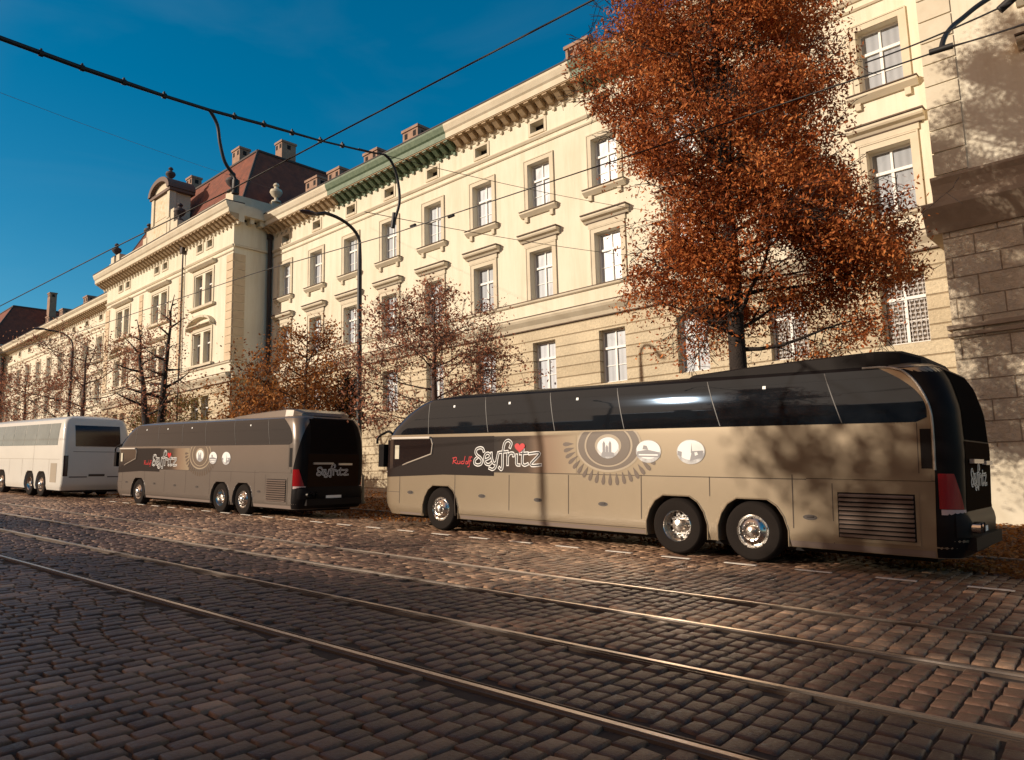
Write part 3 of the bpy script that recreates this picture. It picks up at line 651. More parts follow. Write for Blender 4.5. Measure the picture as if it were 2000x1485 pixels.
def gradX(n, b, tc):
    sp = n.nodes.new('ShaderNodeSeparateXYZ'); n.links.new(tc.outputs['Object'], sp.inputs[0])
    mr = N(n, 'ShaderNodeMapRange', From_Min=-5.7, From_Max=-3.55); n.links.new(sp.outputs[0], mr.inputs['Value'])
    cr = n.nodes.new('ShaderNodeValToRGB'); e = cr.color_ramp.elements
    e[0].color = (.020, .013, .010, 1); e[1].color = (.31, .238, .158, 1); k = e.new(.42); k.color = (.07, .043, .028, 1); k2 = e.new(.62); k2.color = (.22, .14, .09, 1)
    n.links.new(mr.outputs[0], cr.inputs['Fac']); n.links.new(cr.outputs[0], b.inputs['Base Color'])
GRAD = mat('livery_fade', (.1, .1, .1), .4, .1, spec=.2, extra=gradX)
BROWNP = mat('livery_brown', (.12, .082, .055), .4, coat=.3); LBROWN = mat('livery_light', (.36, .28, .19), .4, coat=.3)
DBROWN = mat('livery_dark_brown', (.10, .062, .038), .4)
LOGOW = mat('logo_white', (.8, .77, .74), .5); LOGOB = mat('logo_black', (.02, .017, .016), .5); LOGOR = mat('logo_red', (.55, .01, .012), .4)
PHOTO = mat('printed_photo_grey', (.62, .6, .58), .5, noise=(5, 1.0, (.2, .19, .2)))
PGREY = mat('print_grey', (.25, .235, .24), .5); PWHITE = mat('print_white', (.78, .77, .74), .5)
TAILR = mat('tail_lamp_red', (.28, .008, .01), .12, spec=.8, coat=.8); TAILC = mat('tail_lamp_clear', (.55, .4, .38), .15, spec=.8)
AMB = mat('amber_lens', (.75, .42, .12), .3); CLIP = mat('pale_sticker', (.85, .85, .82), .5)
def lerp_tab(tab, z):
    if z <= tab[0][0]: return tab[0][1]
    for (a, b), (c, e) in zip(tab, tab[1:]):
        if z <= c: return b+(e-b)*(z-a)/(c-a)
    return tab[-1][1]
class Shape:
    def __init__(s, uf, ur, hw, rf=.55, rr=.32): s.uf, s.ur, s.hw, s.rf, s.rr = uf, ur, hw, rf, rr
    def P(s, q, z, off=0.0, far=False):
        uf, ur, hw = lerp_tab(s.uf, z), lerp_tab(s.ur, z), lerp_tab(s.hw, z)
        rf, rr = s.rf, s.rr; U0, U1 = uf+rf, ur-rr
        if q > U1:
            a = (q-U1)/rr
            if a <= PI/2: x, y, nx, ny = U1+rr*math.sin(a), -hw+rr-rr*math.cos(a), math.sin(a), -math.cos(a)
            else:
                e = q-U1-rr*PI/2; wf = 2*(hw-rr)
                if e <= wf: x, y, nx, ny = ur, -hw+rr+e, 1, 0
                else:
                    a = (e-wf)/rr
                    if a <= PI/2: x, y, nx, ny = ur-rr+rr*math.cos(a), hw-rr+rr*math.sin(a), math.cos(a), math.sin(a)
                    else: x, y, nx, ny = U1-(a-PI/2)*rr, hw, 0, 1
        elif q < U0:
            a = (U0-q)/rf
            if a <= PI/2: x, y, nx, ny = U0-rf*math.sin(a), -hw+rf-rf*math.cos(a), -math.sin(a), -math.cos(a)
            else: x, y, nx, ny = uf, -hw+rf+(U0-q-rf*PI/2), -1, 0
        else: x, y, nx, ny = q, -hw, 0, -1
        x += nx*off; y += ny*off
        return (x, -y if far else y, z+off*.15)
    def rearq(s, z, y): return lerp_tab(s.ur, z)-s.rr+s.rr*PI/2+(y+lerp_tab(s.hw, z)-s.rr)     # q on the rear face for lateral y
    def frontq(s, z, y): return lerp_tab(s.uf, z)+s.rf-s.rf*PI/2-(y+lerp_tab(s.hw, z)-s.rf)
    def loop(s, z):
        uf, ur, hw = lerp_tab(s.uf, z), lerp_tab(s.ur, z), lerp_tab(s.hw, z); rf, rr = min(s.rf, hw*.9), min(s.rr, hw*.9); pts = []
        for k in range(31): pts.append((uf+rf+(ur-rr-uf-rf)*k/30, -hw))
        for k in range(1, 8): a = PI/2*k/8; pts.append((ur-rr+rr*math.sin(a), -hw+rr-rr*math.cos(a)))
        for k in range(9): pts.append((ur, -hw+rr+(2*hw-2*rr)*k/8))
        for k in range(1, 8): a = PI/2*k/8; pts.append((ur-rr+rr*math.cos(a), hw-rr+rr*math.sin(a)))
        for k in range(31): pts.append((ur-rr-(ur-rr-uf-rf)*k/30, hw))
        for k in range(1, 8): a = PI/2*k/8; pts.append((uf+rf-rf*math.sin(a), hw-rf+rf*math.cos(a)))
        for k in range(9): pts.append((uf, hw-rf-(2*hw-2*rf)*k/8))
        for k in range(1, 8): a = PI/2*k/8; pts.append((uf+rf-rf*math.cos(a), -hw+rf-rf*math.sin(a)))
        return [(x, y, z) for x, y in pts]
    def body(s, zs, zbot):
        m = MB(); L = [s.loop(z) for z in zs]; n = len(L[0])
        for l in L: m.v += l
        for k in range(len(L)-1):
            for j in range(n): m.f.append((k*n+j, k*n+(j+1) % n, (k+1)*n+(j+1) % n, (k+1)*n+j)); m.m.append(0)
        m.f.append(tuple(range(n))[::-1]); m.m.append(0); m.f.append(tuple((len(L)-1)*n+j for j in range(n))); m.m.append(0)
        return m
    def patch(s, m, qa, qb, z0, z1, off=.004, nz=8, nq=24, mi=0, far=False):
        """qa, qb: numbers or functions of z"""
        fa = qa if callable(qa) else (lambda z: qa); fb = qb if callable(qb) else (lambda z: qb)
        i = len(m.v)
        for k in range(nz+1):
            z = z0+(z1-z0)*k/nz; a, b = fa(z), fb(z)
            for j in range(nq+1): m.v.append(s.P(a+(b-a)*j/nq, z, off, far))
        for k in range(nz):
            for j in range(nq):
                a = i+k*(nq+1)+j; f = (a, a+1, a+nq+2, a+nq+1); m.f.append(f[::-1] if far else f); m.m.append(mi)
    def flat(s, m, pts, off, mi=0):      # small polygon of (q, z) points wrapped on the side
        m.poly([s.P(q, z, off) for q, z in pts], mi)
def ribbon(sh, m, pts, w, off, n=5, conv=lambda p: p, step=.00008):
    P = [conv(p) for p in pts]; L = smooth_line([(a, b, 0) for a, b in P], n); k = len(L); i = len(m.v)
    for j, p in enumerate(L):
        t = (L[min(j+1, k-1)]-L[max(j-1, 0)]); t.normalize(); nx, nz = -t.y, t.x
        ex = w*.45 if j in (0, k-1) else 0; sg = -1 if j == 0 else 1
        q, z = p.x+t.x*ex*sg, p.y+t.y*ex*sg
        m.v.append(sh(q+nx*w/2, z+nz*w/2, off+j*step)); m.v.append(sh(q-nx*w/2, z-nz*w/2, off+j*step))
    for j in range(k-1): m.f.append((i+2*j, i+2*j+1, i+2*j+3, i+2*j+2)); m.m.append(0)
SEY = [[(820, 350), (800, 300), (750, 285), (690, 310), (670, 370), (700, 430), (760, 480), (790, 540), (770, 600), (710, 620), (655, 590), (660, 520), (700, 480)],
       [(850, 520), (925, 480), (940, 430), (900, 390), (850, 420), (835, 510), (860, 590), (920, 610), (960, 575)],
       [(960, 390), (970, 500), (1010, 590), (1050, 560)], [(1085, 385), (1060, 520), (1040, 640), (990, 700), (930, 680)],
       [(1290, 280), (1310, 200), (1260, 150), (1200, 190), (1170, 320), (1160, 480), (1160, 640), (1140, 700), (1105, 665)], [(1110, 375), (1245, 362)],
       [(1250, 400), (1250, 605)], [(1252, 455), (1290, 395), (1345, 395), (1350, 440)], [(1405, 425), (1405, 590), (1450, 610)],
       [(1515, 320), (1502, 560), (1540, 612), (1590, 590)], [(1465, 400), (1585, 390)], [(1620, 400), (1790, 395), (1640, 602), (1805, 602)]]
RUD = [[(230, 600), (250, 480)], [(225, 485), (300, 470), (290, 530), (240, 545), (310, 600)], [(330, 540), (325, 595), (370, 590), (375, 540), (380, 595)], [(440, 545), (405, 560), (410, 600), (450, 590)], [(475, 450), (450, 595)],
       [(495, 555), (490, 600), (525, 590), (520, 550), (495, 555)], [(560, 455), (535, 600)], [(610, 470), (585, 460), (560, 640), (530, 655)], [(545, 545), (600, 535)]]
def logo(sh, par, conv, ww, wb):
    m = MB(); 
    for k, st in enumerate(SEY): ribbon(sh, m, st, ww, .0080+k*.0004, 5, conv, .00003)
    m.build('logo_lettering', LOGOW, par)
    m = MB()
    for k, st in enumerate(SEY): ribbon(sh, m, st, wb, .0150+k*.0004, 5, conv, .00003)
    m.build('logo_lettering', LOGOB, par)
def make_wheel(par, u, y, side, kind, r=.49):
    o = empty('wheel', (u, y, r)); o.parent = par
    m = MB(); s = side     # side -1 near, +1 far ; y outward = s
    prof = [(.27, .0), (.275, .02), (.33, .035), (.44, .03), (.475, .0), (.49, -.05), (.49, -.22), (.46, -.26), (.27, -.26)]
    m.lathe([(a, s*b) for a, b in prof], seg=40, axis='y'); m.build('tyre', TYRE, o, 35)
    m = MB()
    if kind == 'drive': pr = [(.285, .01), (.27, .03), (.255, .01), (.25, -.1), (.22, -.14), (.12, -.14), (.115, -.03), (.10, .0), (.05, .015), (.0, .018)]
    else: pr = [(.285, .01), (.27, .03), (.25, .0), (.235, .0), (.20, .045), (.15, .075), (.13, .07), (.12, .03), (.10, .05), (.09, .1), (.06, .115), (.0, .12)]
    m.lathe([(a, s*b) for a, b in pr], seg=32, axis='y')
    R = .115 if kind != 'drive' else .17; hh = .055 if kind != 'drive' else -.12
    for k in range(10):
        a = 2*PI*k/10; m.lathe([(.014, s*(hh-.02)), (.014, s*(hh+.03)), (.0, s*(hh+.035))], R*math.cos(a) if kind == 'drive' else .14*math.cos(a), 0, R*math.sin(a) if kind == 'drive' else .14*math.sin(a), 6, 'y', 0)
        if kind != 'drive':
            b = a+.31; m.lathe([(.022, s*.03), (.022, s*.034), (.0, s*.0345)], .208*math.cos(b), s*.012, .208*math.sin(b), 8, 'y', 1)
        else:
            b = a+.31; m.lathe([(.026, s*-.137), (.026, s*-.133), (.0, s*-.132)], .208*math.cos(b), s*.0, .208*math.sin(b), 8, 'y', 1)
    m.build('rim', [CHROME, DK], o, 40)
    return o
def arch_cut(us, y0, y1):
    m = MB()
    for u in us:
        pr = [(u-.60, .2), (u-.60, .55), (u-.53, .76), (u-.42, .92), (u-.26, 1.02), (u+.26, 1.02), (u+.42, .92), (u+.53, .76), (u+.60, .55), (u+.60, .2)]
        n = len(pr); i = len(m.v)
        m.v += [(a, y0, z) for a, z in pr]+[(a, y1, z) for a, z in pr]
        for k in range(n): m.f.append((i+k, i+n+k, i+n+(k+1) % n, i+(k+1) % n)); m.m.append(0)
        m.f.append(tuple(i+k for k in range(n))); m.f.append(tuple(i+n+k for k in range(n))[::-1]); m.m += [0, 0]
    return m
def apply_bool(o, cut):
    for q in (o, cut):
        bm = bmesh.new(); bm.from_mesh(q.data); bmesh.ops.remove_doubles(bm, verts=bm.verts, dist=1e-5); bmesh.ops.recalc_face_normals(bm, faces=bm.faces); bm.to_mesh(q.data); bm.free()
    md = o.modifiers.new('b', 'BOOLEAN'); md.operation = 'DIFFERENCE'; md.object = cut; md.solver = 'EXACT'
    bpy.context.view_layer.update(); dg = bpy.context.evaluated_depsgraph_get()
    me = bpy.data.meshes.new_from_object(o.evaluated_get(dg)); o.modifiers.clear(); o.data = me
    bpy.data.objects.remove(cut)
    me.polygons.foreach_set('use_smooth', [True]*len(me.polygons)); me.set_sharp_from_angle(angle=math.radians(28))
AXLES = (-7.43, -1.38, 0.0)
def coach(mw, label, BODY, dark_tail, name='coach'):
    root = empty(name, mw=mw, label=label, cat='coach', group='coaches parked along the verge')
    bpy.context.view_layer.update()
    sh = Shape([(.30, -9.55), (.6, -9.72), (2.1, -9.70), (2.36, -9.45), (2.7, -8.98), (2.92, -8.55), (3.03, -8.2), (3.1, -7.6), (3.14, -6.9)],
               [(.30, 2.92), (.55, 3.02), (.85, 3.04), (.9, 2.98), (1.8, 3.0), (2.4, 2.96), (2.8, 2.85), (3.03, 2.72), (3.1, 2.55), (3.14, 2.2)],
               [(.30, 1.21), (.45, 1.25), (2.2, 1.25), (2.35, 1.246), (2.5, 1.237), (2.62, 1.226), (2.74, 1.211), (2.84, 1.195), (2.92, 1.177), (3.0, 1.15), (3.04, 1.10), (3.1, .95), (3.14, .70)])
    bo = sh.body([.30, .38, .45, .55, .7, .9, 1.3, 1.7, 2.1, 2.2, 2.35, 2.5, 2.62, 2.74, 2.84, 2.92, 3.0, 3.04, 3.07, 3.1, 3.14], .3).build('body', BODY, root)
    cm = arch_cut(AXLES, -1.5, -.70); c2 = arch_cut(AXLES, .70, 1.5); i = len(cm.v); cm.v += c2.v; cm.f += [tuple(k+i for k in f) for f in c2.f]; cm.m += c2.m
    cut = cm.build('cutter', BODY, root); apply_bool(bo, cut)
    m = MB()      # dark wheel boxes
    for u in AXLES:
        for y0, y1 in ((-.95, -.71), (.71, .95)): m.box(u-.59, u+.59, y0, y1, .3, 1.0)
    m.box(-9.2, 2.6, -.95, .95, .22, .34); m.build('chassis', BLKM, root)
    for u in AXLES:      # light lip over each arch
        m = MB()
        for a, b in (((u-.60, .3), (u-.60, .55)), ((u-.60, .55), (u-.53, .76)), ((u-.53, .76), (u-.42, .92)), ((u-.42, .92), (u-.26, 1.02)), ((u-.26, 1.02), (u+.26, 1.02)), ((u+.26, 1.02), (u+.42, .92)), ((u+.42, .92), (u+.53, .76)), ((u+.53, .76), (u+.60, .55)), ((u+.60, .55), (u+.60, .3))):
            m.tube([(a[0], -1.25, a[1]), (b[0], -1.25, b[1])], .013, 5)
        m.build('wheel_arch_trim', BODY, root)
    # window band
    def qend(z): return 2.56 if z < 2.25 else 2.62-.0*(z) if z < 2.35 else 2.62-((z-2.35)/.66)**2*.62
    def qst(z): return lerp_tab(sh.uf, z)+.02
    for far in (False, True):
        m = MB(); sh.patch(m, qst, lambda z: min(qend(z), 2.62-max(0, 2.26-z)*2.4), 2.2, 3.0, .009, 24, 60, far=far); m.build('side_window', GLASS, root, 60)
    m = MB(); sh.patch(m, lambda z: sh.frontq(z, 1.22), lambda z: lerp_tab(sh.uf, z)+.03, 1.25, 2.98, .007, 16, 30); m.build('windscreen', GLASS, root, 60)
    m = MB(); sh.patch(m, -8.4, qend, 3.0, 3.05, .008, 2, 60); sh.patch(m, -8.4, 2.1, 3.05, 3.1, .008, 1, 60); m.build('roof_rail', BLK if dark_tail else BODY, root, 60)
    # slanting joints between panes and pale catches
    for k, (a, b) in enumerate(((-7.91, -7.86), (-6.1, -5.93), (-4.27, -4.08), (-2.64, -2.43), (-.78, -.51), (1.2, 1.47))):
        m = MB(); sh.patch(m, lambda z, a=a, b=b: b+(a-b)*(z-2.2)/.8-.008, lambda z, a=a, b=b: b+(a-b)*(z-2.2)/.8+.008, 2.21, 2.99, .013, 12, 1); m.build('window_joint', mat('joint_grey', (.07, .06, .055), .5), root)
    for u in (-7.05, -5.35, -3.55, .25):
        m = MB(); sh.patch(m, u-.028, u+.028, 2.80, 2.85, .015, 1, 1); m.build('window_catch', CLIP, root)
    if dark_tail:      # pale trim sweeping round the rear of the glass, dark roof edge
        m = MB()
        pts = [(1.75, 3.035), (2.05, 3.03), (2.28, 2.97), (2.45, 2.83), (2.58, 2.62), (2.66, 2.4), (2.685, 2.2), (2.69, 1.9), (2.69, 1.52)]
        L = smooth_line([(a, b, 0) for a, b in pts], 5); m.tube([sh.P(p.x, p.y, .012) for p in L], .019, 6); m.build('window_trim', mat('satin_trim', (.42, .36, .30), .35, .3), root, 60)
    # tail: dark wrap from the side seam round the rear
    tm = BLK
    m = MB()
    if dark_tail:
        sh.patch(m, lambda z: lerp_tab([(.3, 2.66), (2.2, 2.70), (2.4, 2.68), (2.62, 2.6), (2.83, 2.47), (2.97, 2.30), (3.04, 2.0), (3.1, 1.7)], z), lambda z: sh.rearq(z, lerp_tab(sh.hw, z)-sh.rr)+.8, .31, 3.1, .005, 30, 40)
    else:
        sh.patch(m, lambda z: lerp_tab([(.3, 2.66), (1.5, 2.72), (2.2, 2.9), (2.7, 3.0), (3.0, 3.1)], z), lambda z: sh.rearq(z, lerp_tab(sh.hw, z)-sh.rr)+.2-max(0, z-2)*.15, .31, 3.02, .005, 24, 40)
    m.build('tail_panel', tm, root, 50)
    m = MB(); sh.patch(m, lambda z: sh.rearq(z, -.88+max(0, z-2)*.1), lambda z: sh.rearq(z, .88-max(0, z-2)*.1), 1.95, 2.98, .012, 12, 24); m.build('rear_window', mat('rear_glass_tint', (.014, .010, .008), .25, spec=.0), root, 60)
    m = MB(); sh.patch(m, lambda z: sh.rearq(z, -.93), lambda z: sh.rearq(z, .93), .92, 1.93, .012, 8, 24); m.build('engine_hatch', mat('tail_brown_gloss', (.03, .017, .010), .35, spec=.0), root, 60)
    m = MB(); m.box(3.03, 3.09, -.78, -.08, 1.62, 1.68); m.box(3.03, 3.09, .12, .62, 1.60, 1.66); m.build('hatch_handle', mat('handle_pale', (.6, .56, .52), .3, .6), root)
    m = MB(); m.box(2.99, 3.035, -.28, .28, .62, .73); m.build('number_plate', CLIP, root)
    def rear_sh(q, z, off): return (3.0+off, q, z)
    logo(rear_sh, root, lambda p: (-.62+(p[0]-640)*1.15/1170, 1.30+(620-p[1])*.00068), .05, .016)
    m = MB(); 
    sh.patch(m, 2.90, lambda z: sh.rearq(z, -.98), .60, .90, .03, 3, 10); m.box(2.95, 3.1, -1.0, 1.0, .42, .60)
    m.build('rear_bumper', BLKM, root, 50)
    for far in (False, True):
        m = MB(); sh.patch(m, 2.72, lambda z: 3.1-(z-.9)*.32, .98, 1.47, .012, 6, 10, 0, far); sh.patch(m, 2.74, 3.12, .90, .975, .013, 2, 10, 1, far); m.build('tail_light', [TAILR, TAILC], root, 60)
    m = MB()
    for yy, zz in ((-.95, .73), (-.74, .73)): m.tube([(2.9, yy, zz), (3.16, yy, zz)], .075, 14, 0, False); m.tube([(3.0, yy, zz), (3.05, yy, zz)], .06, 14, 1)
    m.build('exhaust_pipe', [CHROME, DK], root, 40)
    # roof pod
    m = MB()
    if dark_tail or True:
        st = [(-1.6, .5, 3.13), (-1.2, .95, 3.17), (-.3, 1.0, 3.22), (.8, 1.02, 3.27), (1.9, 1.02, 3.31), (2.25, .98, 3.29), (2.5, .85, 3.2), (2.6, .6, 3.1)]
        for k in range(len(st)-1):
            a, b = st[k], st[k+1]
            A_ = [(a[0], -a[1]-.03, 3.06), (a[0], -a[1], a[2]-.04), (a[0], -a[1]+.12, a[2]), (a[0], a[1]-.12, a[2]), (a[0], a[1], a[2]-.04), (a[0], a[1]+.03, 3.06)]
            B_ = [(b[0], -b[1]-.03, 3.06), (b[0], -b[1], b[2]-.04), (b[0], -b[1]+.12, b[2]), (b[0], b[1]-.12, b[2]), (b[0], b[1], b[2]-.04), (b[0], b[1]+.03, 3.06)]
            for j in range(5): m.quad(A_[j], B_[j], B_[j+1], A_[j+1])
    o = m.build('roof_pod', BLKM if dark_tail else BODY, root, None)
    m = MB(); m.box(-5.6, -4.9, -.35, .35, 3.12, 3.19); m.box(-8.0, -7.7, -.1, .1, 3.05, 3.16); m.build('roof_hatch', BLKM, root)
    # livery panels
    FDK = mat('livery_front_dark', (.018, .011, .009), .45, spec=.12)
    m = MB(); sh.patch(m, lambda z: sh.frontq(z, .9), lambda z: -9.55, 1.17, 2.16, .0045, 6, 14); 
    sh.patch(m, -9.55, -5.75, 1.27, 2.13, .0045, 6, 26)
    # lower edge rises to the rear: add a thin wedge
    for k in range(26):
        a = -9.55+3.8*k/26; b = -9.55+3.8*(k+1)/26; za, zb_ = 1.17+(a+9.55)*.045, 1.17+(b+9.55)*.045
        if zb_ < 1.27: m.quad(sh.P(a, za, .0045), sh.P(b, zb_, .0045), sh.P(b, 1.27, .0045), sh.P(a, 1.27, .0045))
    m.build('front_graphic', FDK, root, 50)
    m = MB(); sh.patch(m, -5.75, -3.55, 1.36, 2.12, .0042, 6, 24); m.build('faded_graphic', GRAD, root, 50)
    m = MB(); sh.patch(m, -7.05, -5.75, 1.2701, 1.2702, .0042, 1, 1)
    # driver window with its pale shelf and swept frame
    m = MB(); i = len(m.v)
    pts = [(-9.52, 1.30), (-8.6, 1.52), (-7.74, 1.74), (-7.70, 2.0), (-7.76, 2.08), (-9.52, 2.08)]
    for a, b in zip(pts[:3], pts[1:3]+[pts[3]]): m.tube([sh.P(*a, .012), sh.P(*b, .012)], .02, 6)
    m.tube([sh.P(-7.70, 1.95, .012), sh.P(-7.76, 2.10, .012)], .018, 6)
    m.build('driver_window_frame', mat('satin_trim', (.42, .36, .30), .35, .3), root, 50)
    m = MB()
    for k in range(14):
        a = -9.52+1.78*k/14; b = -9.52+1.78*(k+1)/14; f = lambda q: 1.30+(q+9.52)*.247
        m.quad(sh.P(a, f(a), .008), sh.P(b, f(b), .008), sh.P(b, 2.08, .008), sh.P(a, 2.08, .008))
    m.build('driver_window', mat('driver_glass', (.02, .013, .012), .08, spec=.8), root, 60)
    m = MB(); m.tube([sh.P(-9.15, 2.115, .03), sh.P(-7.78, 2.115, .03)], .032, 8); m.build('window_shelf', mat('pale_strip', (.62, .55, .47), .4), root, 50)
    m = MB(); m.tube(smooth_line([sh.P(-9.3, 2.25, .02), sh.P(-9.6, 2.28, .2), sh.P(-9.7, 2.12, .32), sh.P(-9.72, 1.95, .33)], 4), .03, 8)
    m.box(-9.68, -9.48, -1.28, -.98, 1.42, 1.98); m.build('mirror', BLK, root, 40)
    m = MB(); m.box(-9.05, -8.9, -1.275, -1.262, 1.62, 1.95); m.build('sticker', mat('sticker_pale', (.55, .5, .38), .6), root)
    # panel seams, handles
    m = MB()
    for q in (-8.87, -6.95, -5.31, -3.74, -2.08, .68): sh.patch(m, q-.008, q+.008, .36, 1.27+max(0, (q+6.9)*.02), .0035, 4, 1)
    sh.patch(m, -.74, -.725, 1.03, 1.36, .0035, 2, 1); sh.patch(m, 1.28, 1.292, .4, 1.3, .0035, 2, 1)
    sh.patch(m, -6.9, .9, 1.345, 1.358, .0035, 1, 40); sh.patch(m, .9, 2.7, 1.36, 1.372, .0035, 1, 10); sh.patch(m, -9.7, -8.87, .82, .83, .0035, 1, 8); sh.patch(m, 2.48, 2.49, 1.40, 2.19, .0035, 3, 1)
    sh.patch(m, -6.9, -2.0, .40, .41, .0035, 1, 30)
    m.build('panel_seams', SEAM, root)
    for qa, qb, zz in ((-8.85, -8.1, .36), (-6.78, -2.0, .38), (.62, 2.64, .40)):
        m = MB(); sh.patch(m, qa, qb, .31, zz, .0045, 1, 16); m.build('skirt_strip', mat('skirt_mauve', (.2, .15, .125), .6), root, 50)
    for q, z in ((-8.47, .83), (-6.1, .83), (-4.52, .81), (-2.92, .80), (.94, .77)):
        m = MB(); m.v += []; 
        n0 = 14; ring = [(q+.11*math.cos(a), z+.042*math.sin(a)) for a in np.linspace(0, 2*PI, n0, endpoint=False)]
        sh.flat(m, ring, .006); m.tube([sh.P(q-.05, z+.008, .014), sh.P(q+.05, z+.008, .014)], .012, 6); m.build('locker_handle', mat('handle_dark', (.05, .035, .028), .5), root)
    # raised rear quarter and grille
    m = MB(); sh.patch(m, 1.30, 2.64, 1.365, 1.47, .012, 2, 8); m.build('rear_quarter_lip', BODY, root, 50)
    gq0, gq1 = 1.36, 2.42
    m = MB(); sh.patch(m, gq0, gq1, .50, 1.17, .006, 2, 6, 0); g = m.build('side_grille', BLKM, root)
    for k in range(10):
        z = .525+.066*k; q = MB(); q.prism([(-1.262, z), (-1.285, z-.012), (-1.285, z+.006), (-1.262, z+.03)], gq0+.02, gq1-.02); q.build('grille_slat', mat('slat_brown', (.13, .09, .07), .4, .2), g)
    m = MB(); sh.patch(m, gq0-.05, gq0, .45, 1.22, .008, 2, 1); sh.patch(m, gq1, gq1+.05, .45, 1.22, .008, 2, 1); sh.patch(m, gq0, gq1, 1.17, 1.22, .008, 1, 4); sh.patch(m, gq0, gq1, .45, .50, .008, 1, 4); m.build('grille_frame', BODY, root)
    m = MB(); sh.patch(m, 2.52, 2.66, 1.54, 2.1, .006, 2, 2); m.build('side_vent', BLKM, root)
    m = MB(); sh.patch(m, -9.6, -9.52, 1.0, 1.13, .006, 2, 2); m.build('amber_marker', AMB, root)
    for a, b in ((-1.0, -.55), (.55, 1.0)):
        m = MB(); sh.patch(m, lambda z: sh.frontq(z, b), lambda z: sh.frontq(z, a), .58, .82, .006, 2, 3); m.build('headlight', mat('lamp_glass', (.4, .4, .42), .1, spec=.8), root)
    # eye mural, lashes, picture discs
    ex, ez = -2.80, 1.90
    def disc(m, cx, cz, ru, rz, off, mi=0, top=2.17, n=48, ri=0):
        pts = [(cx+ru*math.cos(a), min(top, cz+rz*math.sin(a))) for a in np.linspace(0, 2*PI, n, endpoint=False)]
        sh.flat(m, pts, off, mi)
    m = MB()
    for ru, rz, off, mi in ((.74, .50, .0052, 1), (.70, .46, .0058, 0), (.545, .40, .0064, 1), (.505, .375, .0070, 2), (.48, .36, .0076, 0), (.30, .215, .0082, 1)): disc(m, ex, ez, ru, rz, off, mi)
    m.build('eye_graphic', [BROWNP, LBROWN, DBROWN], root)
    m = MB()
    for k in range(18):
        a = math.radians(182+k*(150/17)); ca, sa = math.cos(a), math.sin(a)
        c = (ex+.04+.98*ca, ez+.06+.69*sa); L = .12 if 3 < k < 16 else .14; W = .048
        dx, dz = ca*.8, sa; nn = math.hypot(dx, dz); dx /= nn; dz /= nn
        pts = []
        for b in np.linspace(0, 2*PI, 12, endpoint=False):
            r = math.cos(b); t = math.sin(b)*(.55+.45*r); pts.append((c[0]+dx*L*r-dz*W*t*1.3, c[1]+dz*L*r+dx*W*t*1.3))
        if max(p[1] for p in pts) < 2.12: sh.flat(m, pts, .0052+k*.00002)
    m.build('lash_graphic', DBROWN, root)
    for k, (cu, cz, r) in enumerate(((-2.80, 1.86, .255), (-1.92, 1.79, .26), (-1.07, 1.78, .27))):
        m = MB(); disc(m, cu, cz, r, r*.68+.03, .0095, 0)
        rz = r*.68+.03
        disc(m, cu, cz+.03, r*.93, rz*.8, .0100, 2)
        if k == 0:
            for dx, hh in ((-.09, .13), (.05, .13), (-.02, .06)): sh.flat(m, [(cu+dx-.03, cz-.16), (cu+dx+.035, cz-.16), (cu+dx+.03, cz+hh-.05), (cu+dx, cz+hh), (cu+dx-.03, cz+hh-.05)], .0106+.0002*abs(dx*10), 1)
            sh.flat(m, [(cu-.15, cz-.17), (cu+.15, cz-.17), (cu+.13, cz-.09), (cu-.13, cz-.08)], .0112, 1)
        elif k == 1:
            sh.flat(m, [(cu-.24, cz-.10), (cu+.24, cz-.11), (cu+.24, cz-.02), (cu-.02, cz+.03), (cu-.23, cz-.0)], .0106, 1); sh.flat(m, [(cu-.12, cz+.035), (cu+.0, cz+.03), (cu-.03, cz+.10), (cu-.10, cz+.11)], .0110, 1)
            sh.flat(m, [(cu-.2, cz-.075), (cu+.2, cz-.08), (cu+.2, cz-.055), (cu-.2, cz-.05)], .0116, 2)
        else:
            sh.flat(m, [(cu+.0, cz-.02), (cu+.03, cz-.02), (cu+.016, cz+.16)], .0106, 1); sh.flat(m, [(cu-.02, cz-.16), (cu+.22, cz-.1), (cu+.24, cz+.02), (cu+.02, cz+.01)], .0110, 1)
            sh.flat(m, [(cu-.26, cz-.05), (cu-.18, cz-.09), (cu-.17, cz+.0), (cu-.25, cz+.02)], .0114, 1); sh.flat(m, [(cu+.08, cz-.07), (cu+.14, cz-.05), (cu+.12, cz+.0), (cu+.07, cz-.01)], .0118, 2)
        m.build('picture_disc', [PHOTO, PGREY, PWHITE], root)
    cv = lambda p: (-6.35+(p[0]-640)*1.92/1170, 1.50+(620-p[1])*.00112)
    logo(sh.P, root, cv, .068, .028)
    m = MB()
    for k, st in enumerate(RUD): ribbon(sh.P, m, st, .017, .0085+k*.0003, 4, lambda p: (-7.02+(p[0]-230)*.0016, 1.52+(600-p[1])*.0011), .00003)
    m.build('script_lettering', LOGOR, root)
    m = MB(); hc = cv((1460, 285)); hp = []
    for a in np.linspace(0, 2*PI, 30, endpoint=False): hp.append((hc[0]+.0085*16*math.sin(a)**3*1.05, hc[1]+.0072*(13*math.cos(a)-5*math.cos(2*a)-2*math.cos(3*a)-math.cos(4*a))+.0))
    sh.flat(m, hp, .021); m.build('heart_emblem', LOGOR, root)
    for u, k in zip(AXLES, ('steer', 'drive', 'tag')):
        make_wheel(root, u, -1.20, -1, k); make_wheel(root, u, 1.20, 1, k)
    return root
coach(SM(-4.80, 11.87+1.25, 0, -.03), 'nearest champagne coach with black glossy tail and large eye mural on its side', BEIGE, True)
c2 = SM(-19.75, 11.5+1.15, -.02, 0.0) @ Matrix.Scale(.91, 4)
coach(c2, 'middle grey brown coach with black back panel, beside the tall lamp post', GREIGE, False)
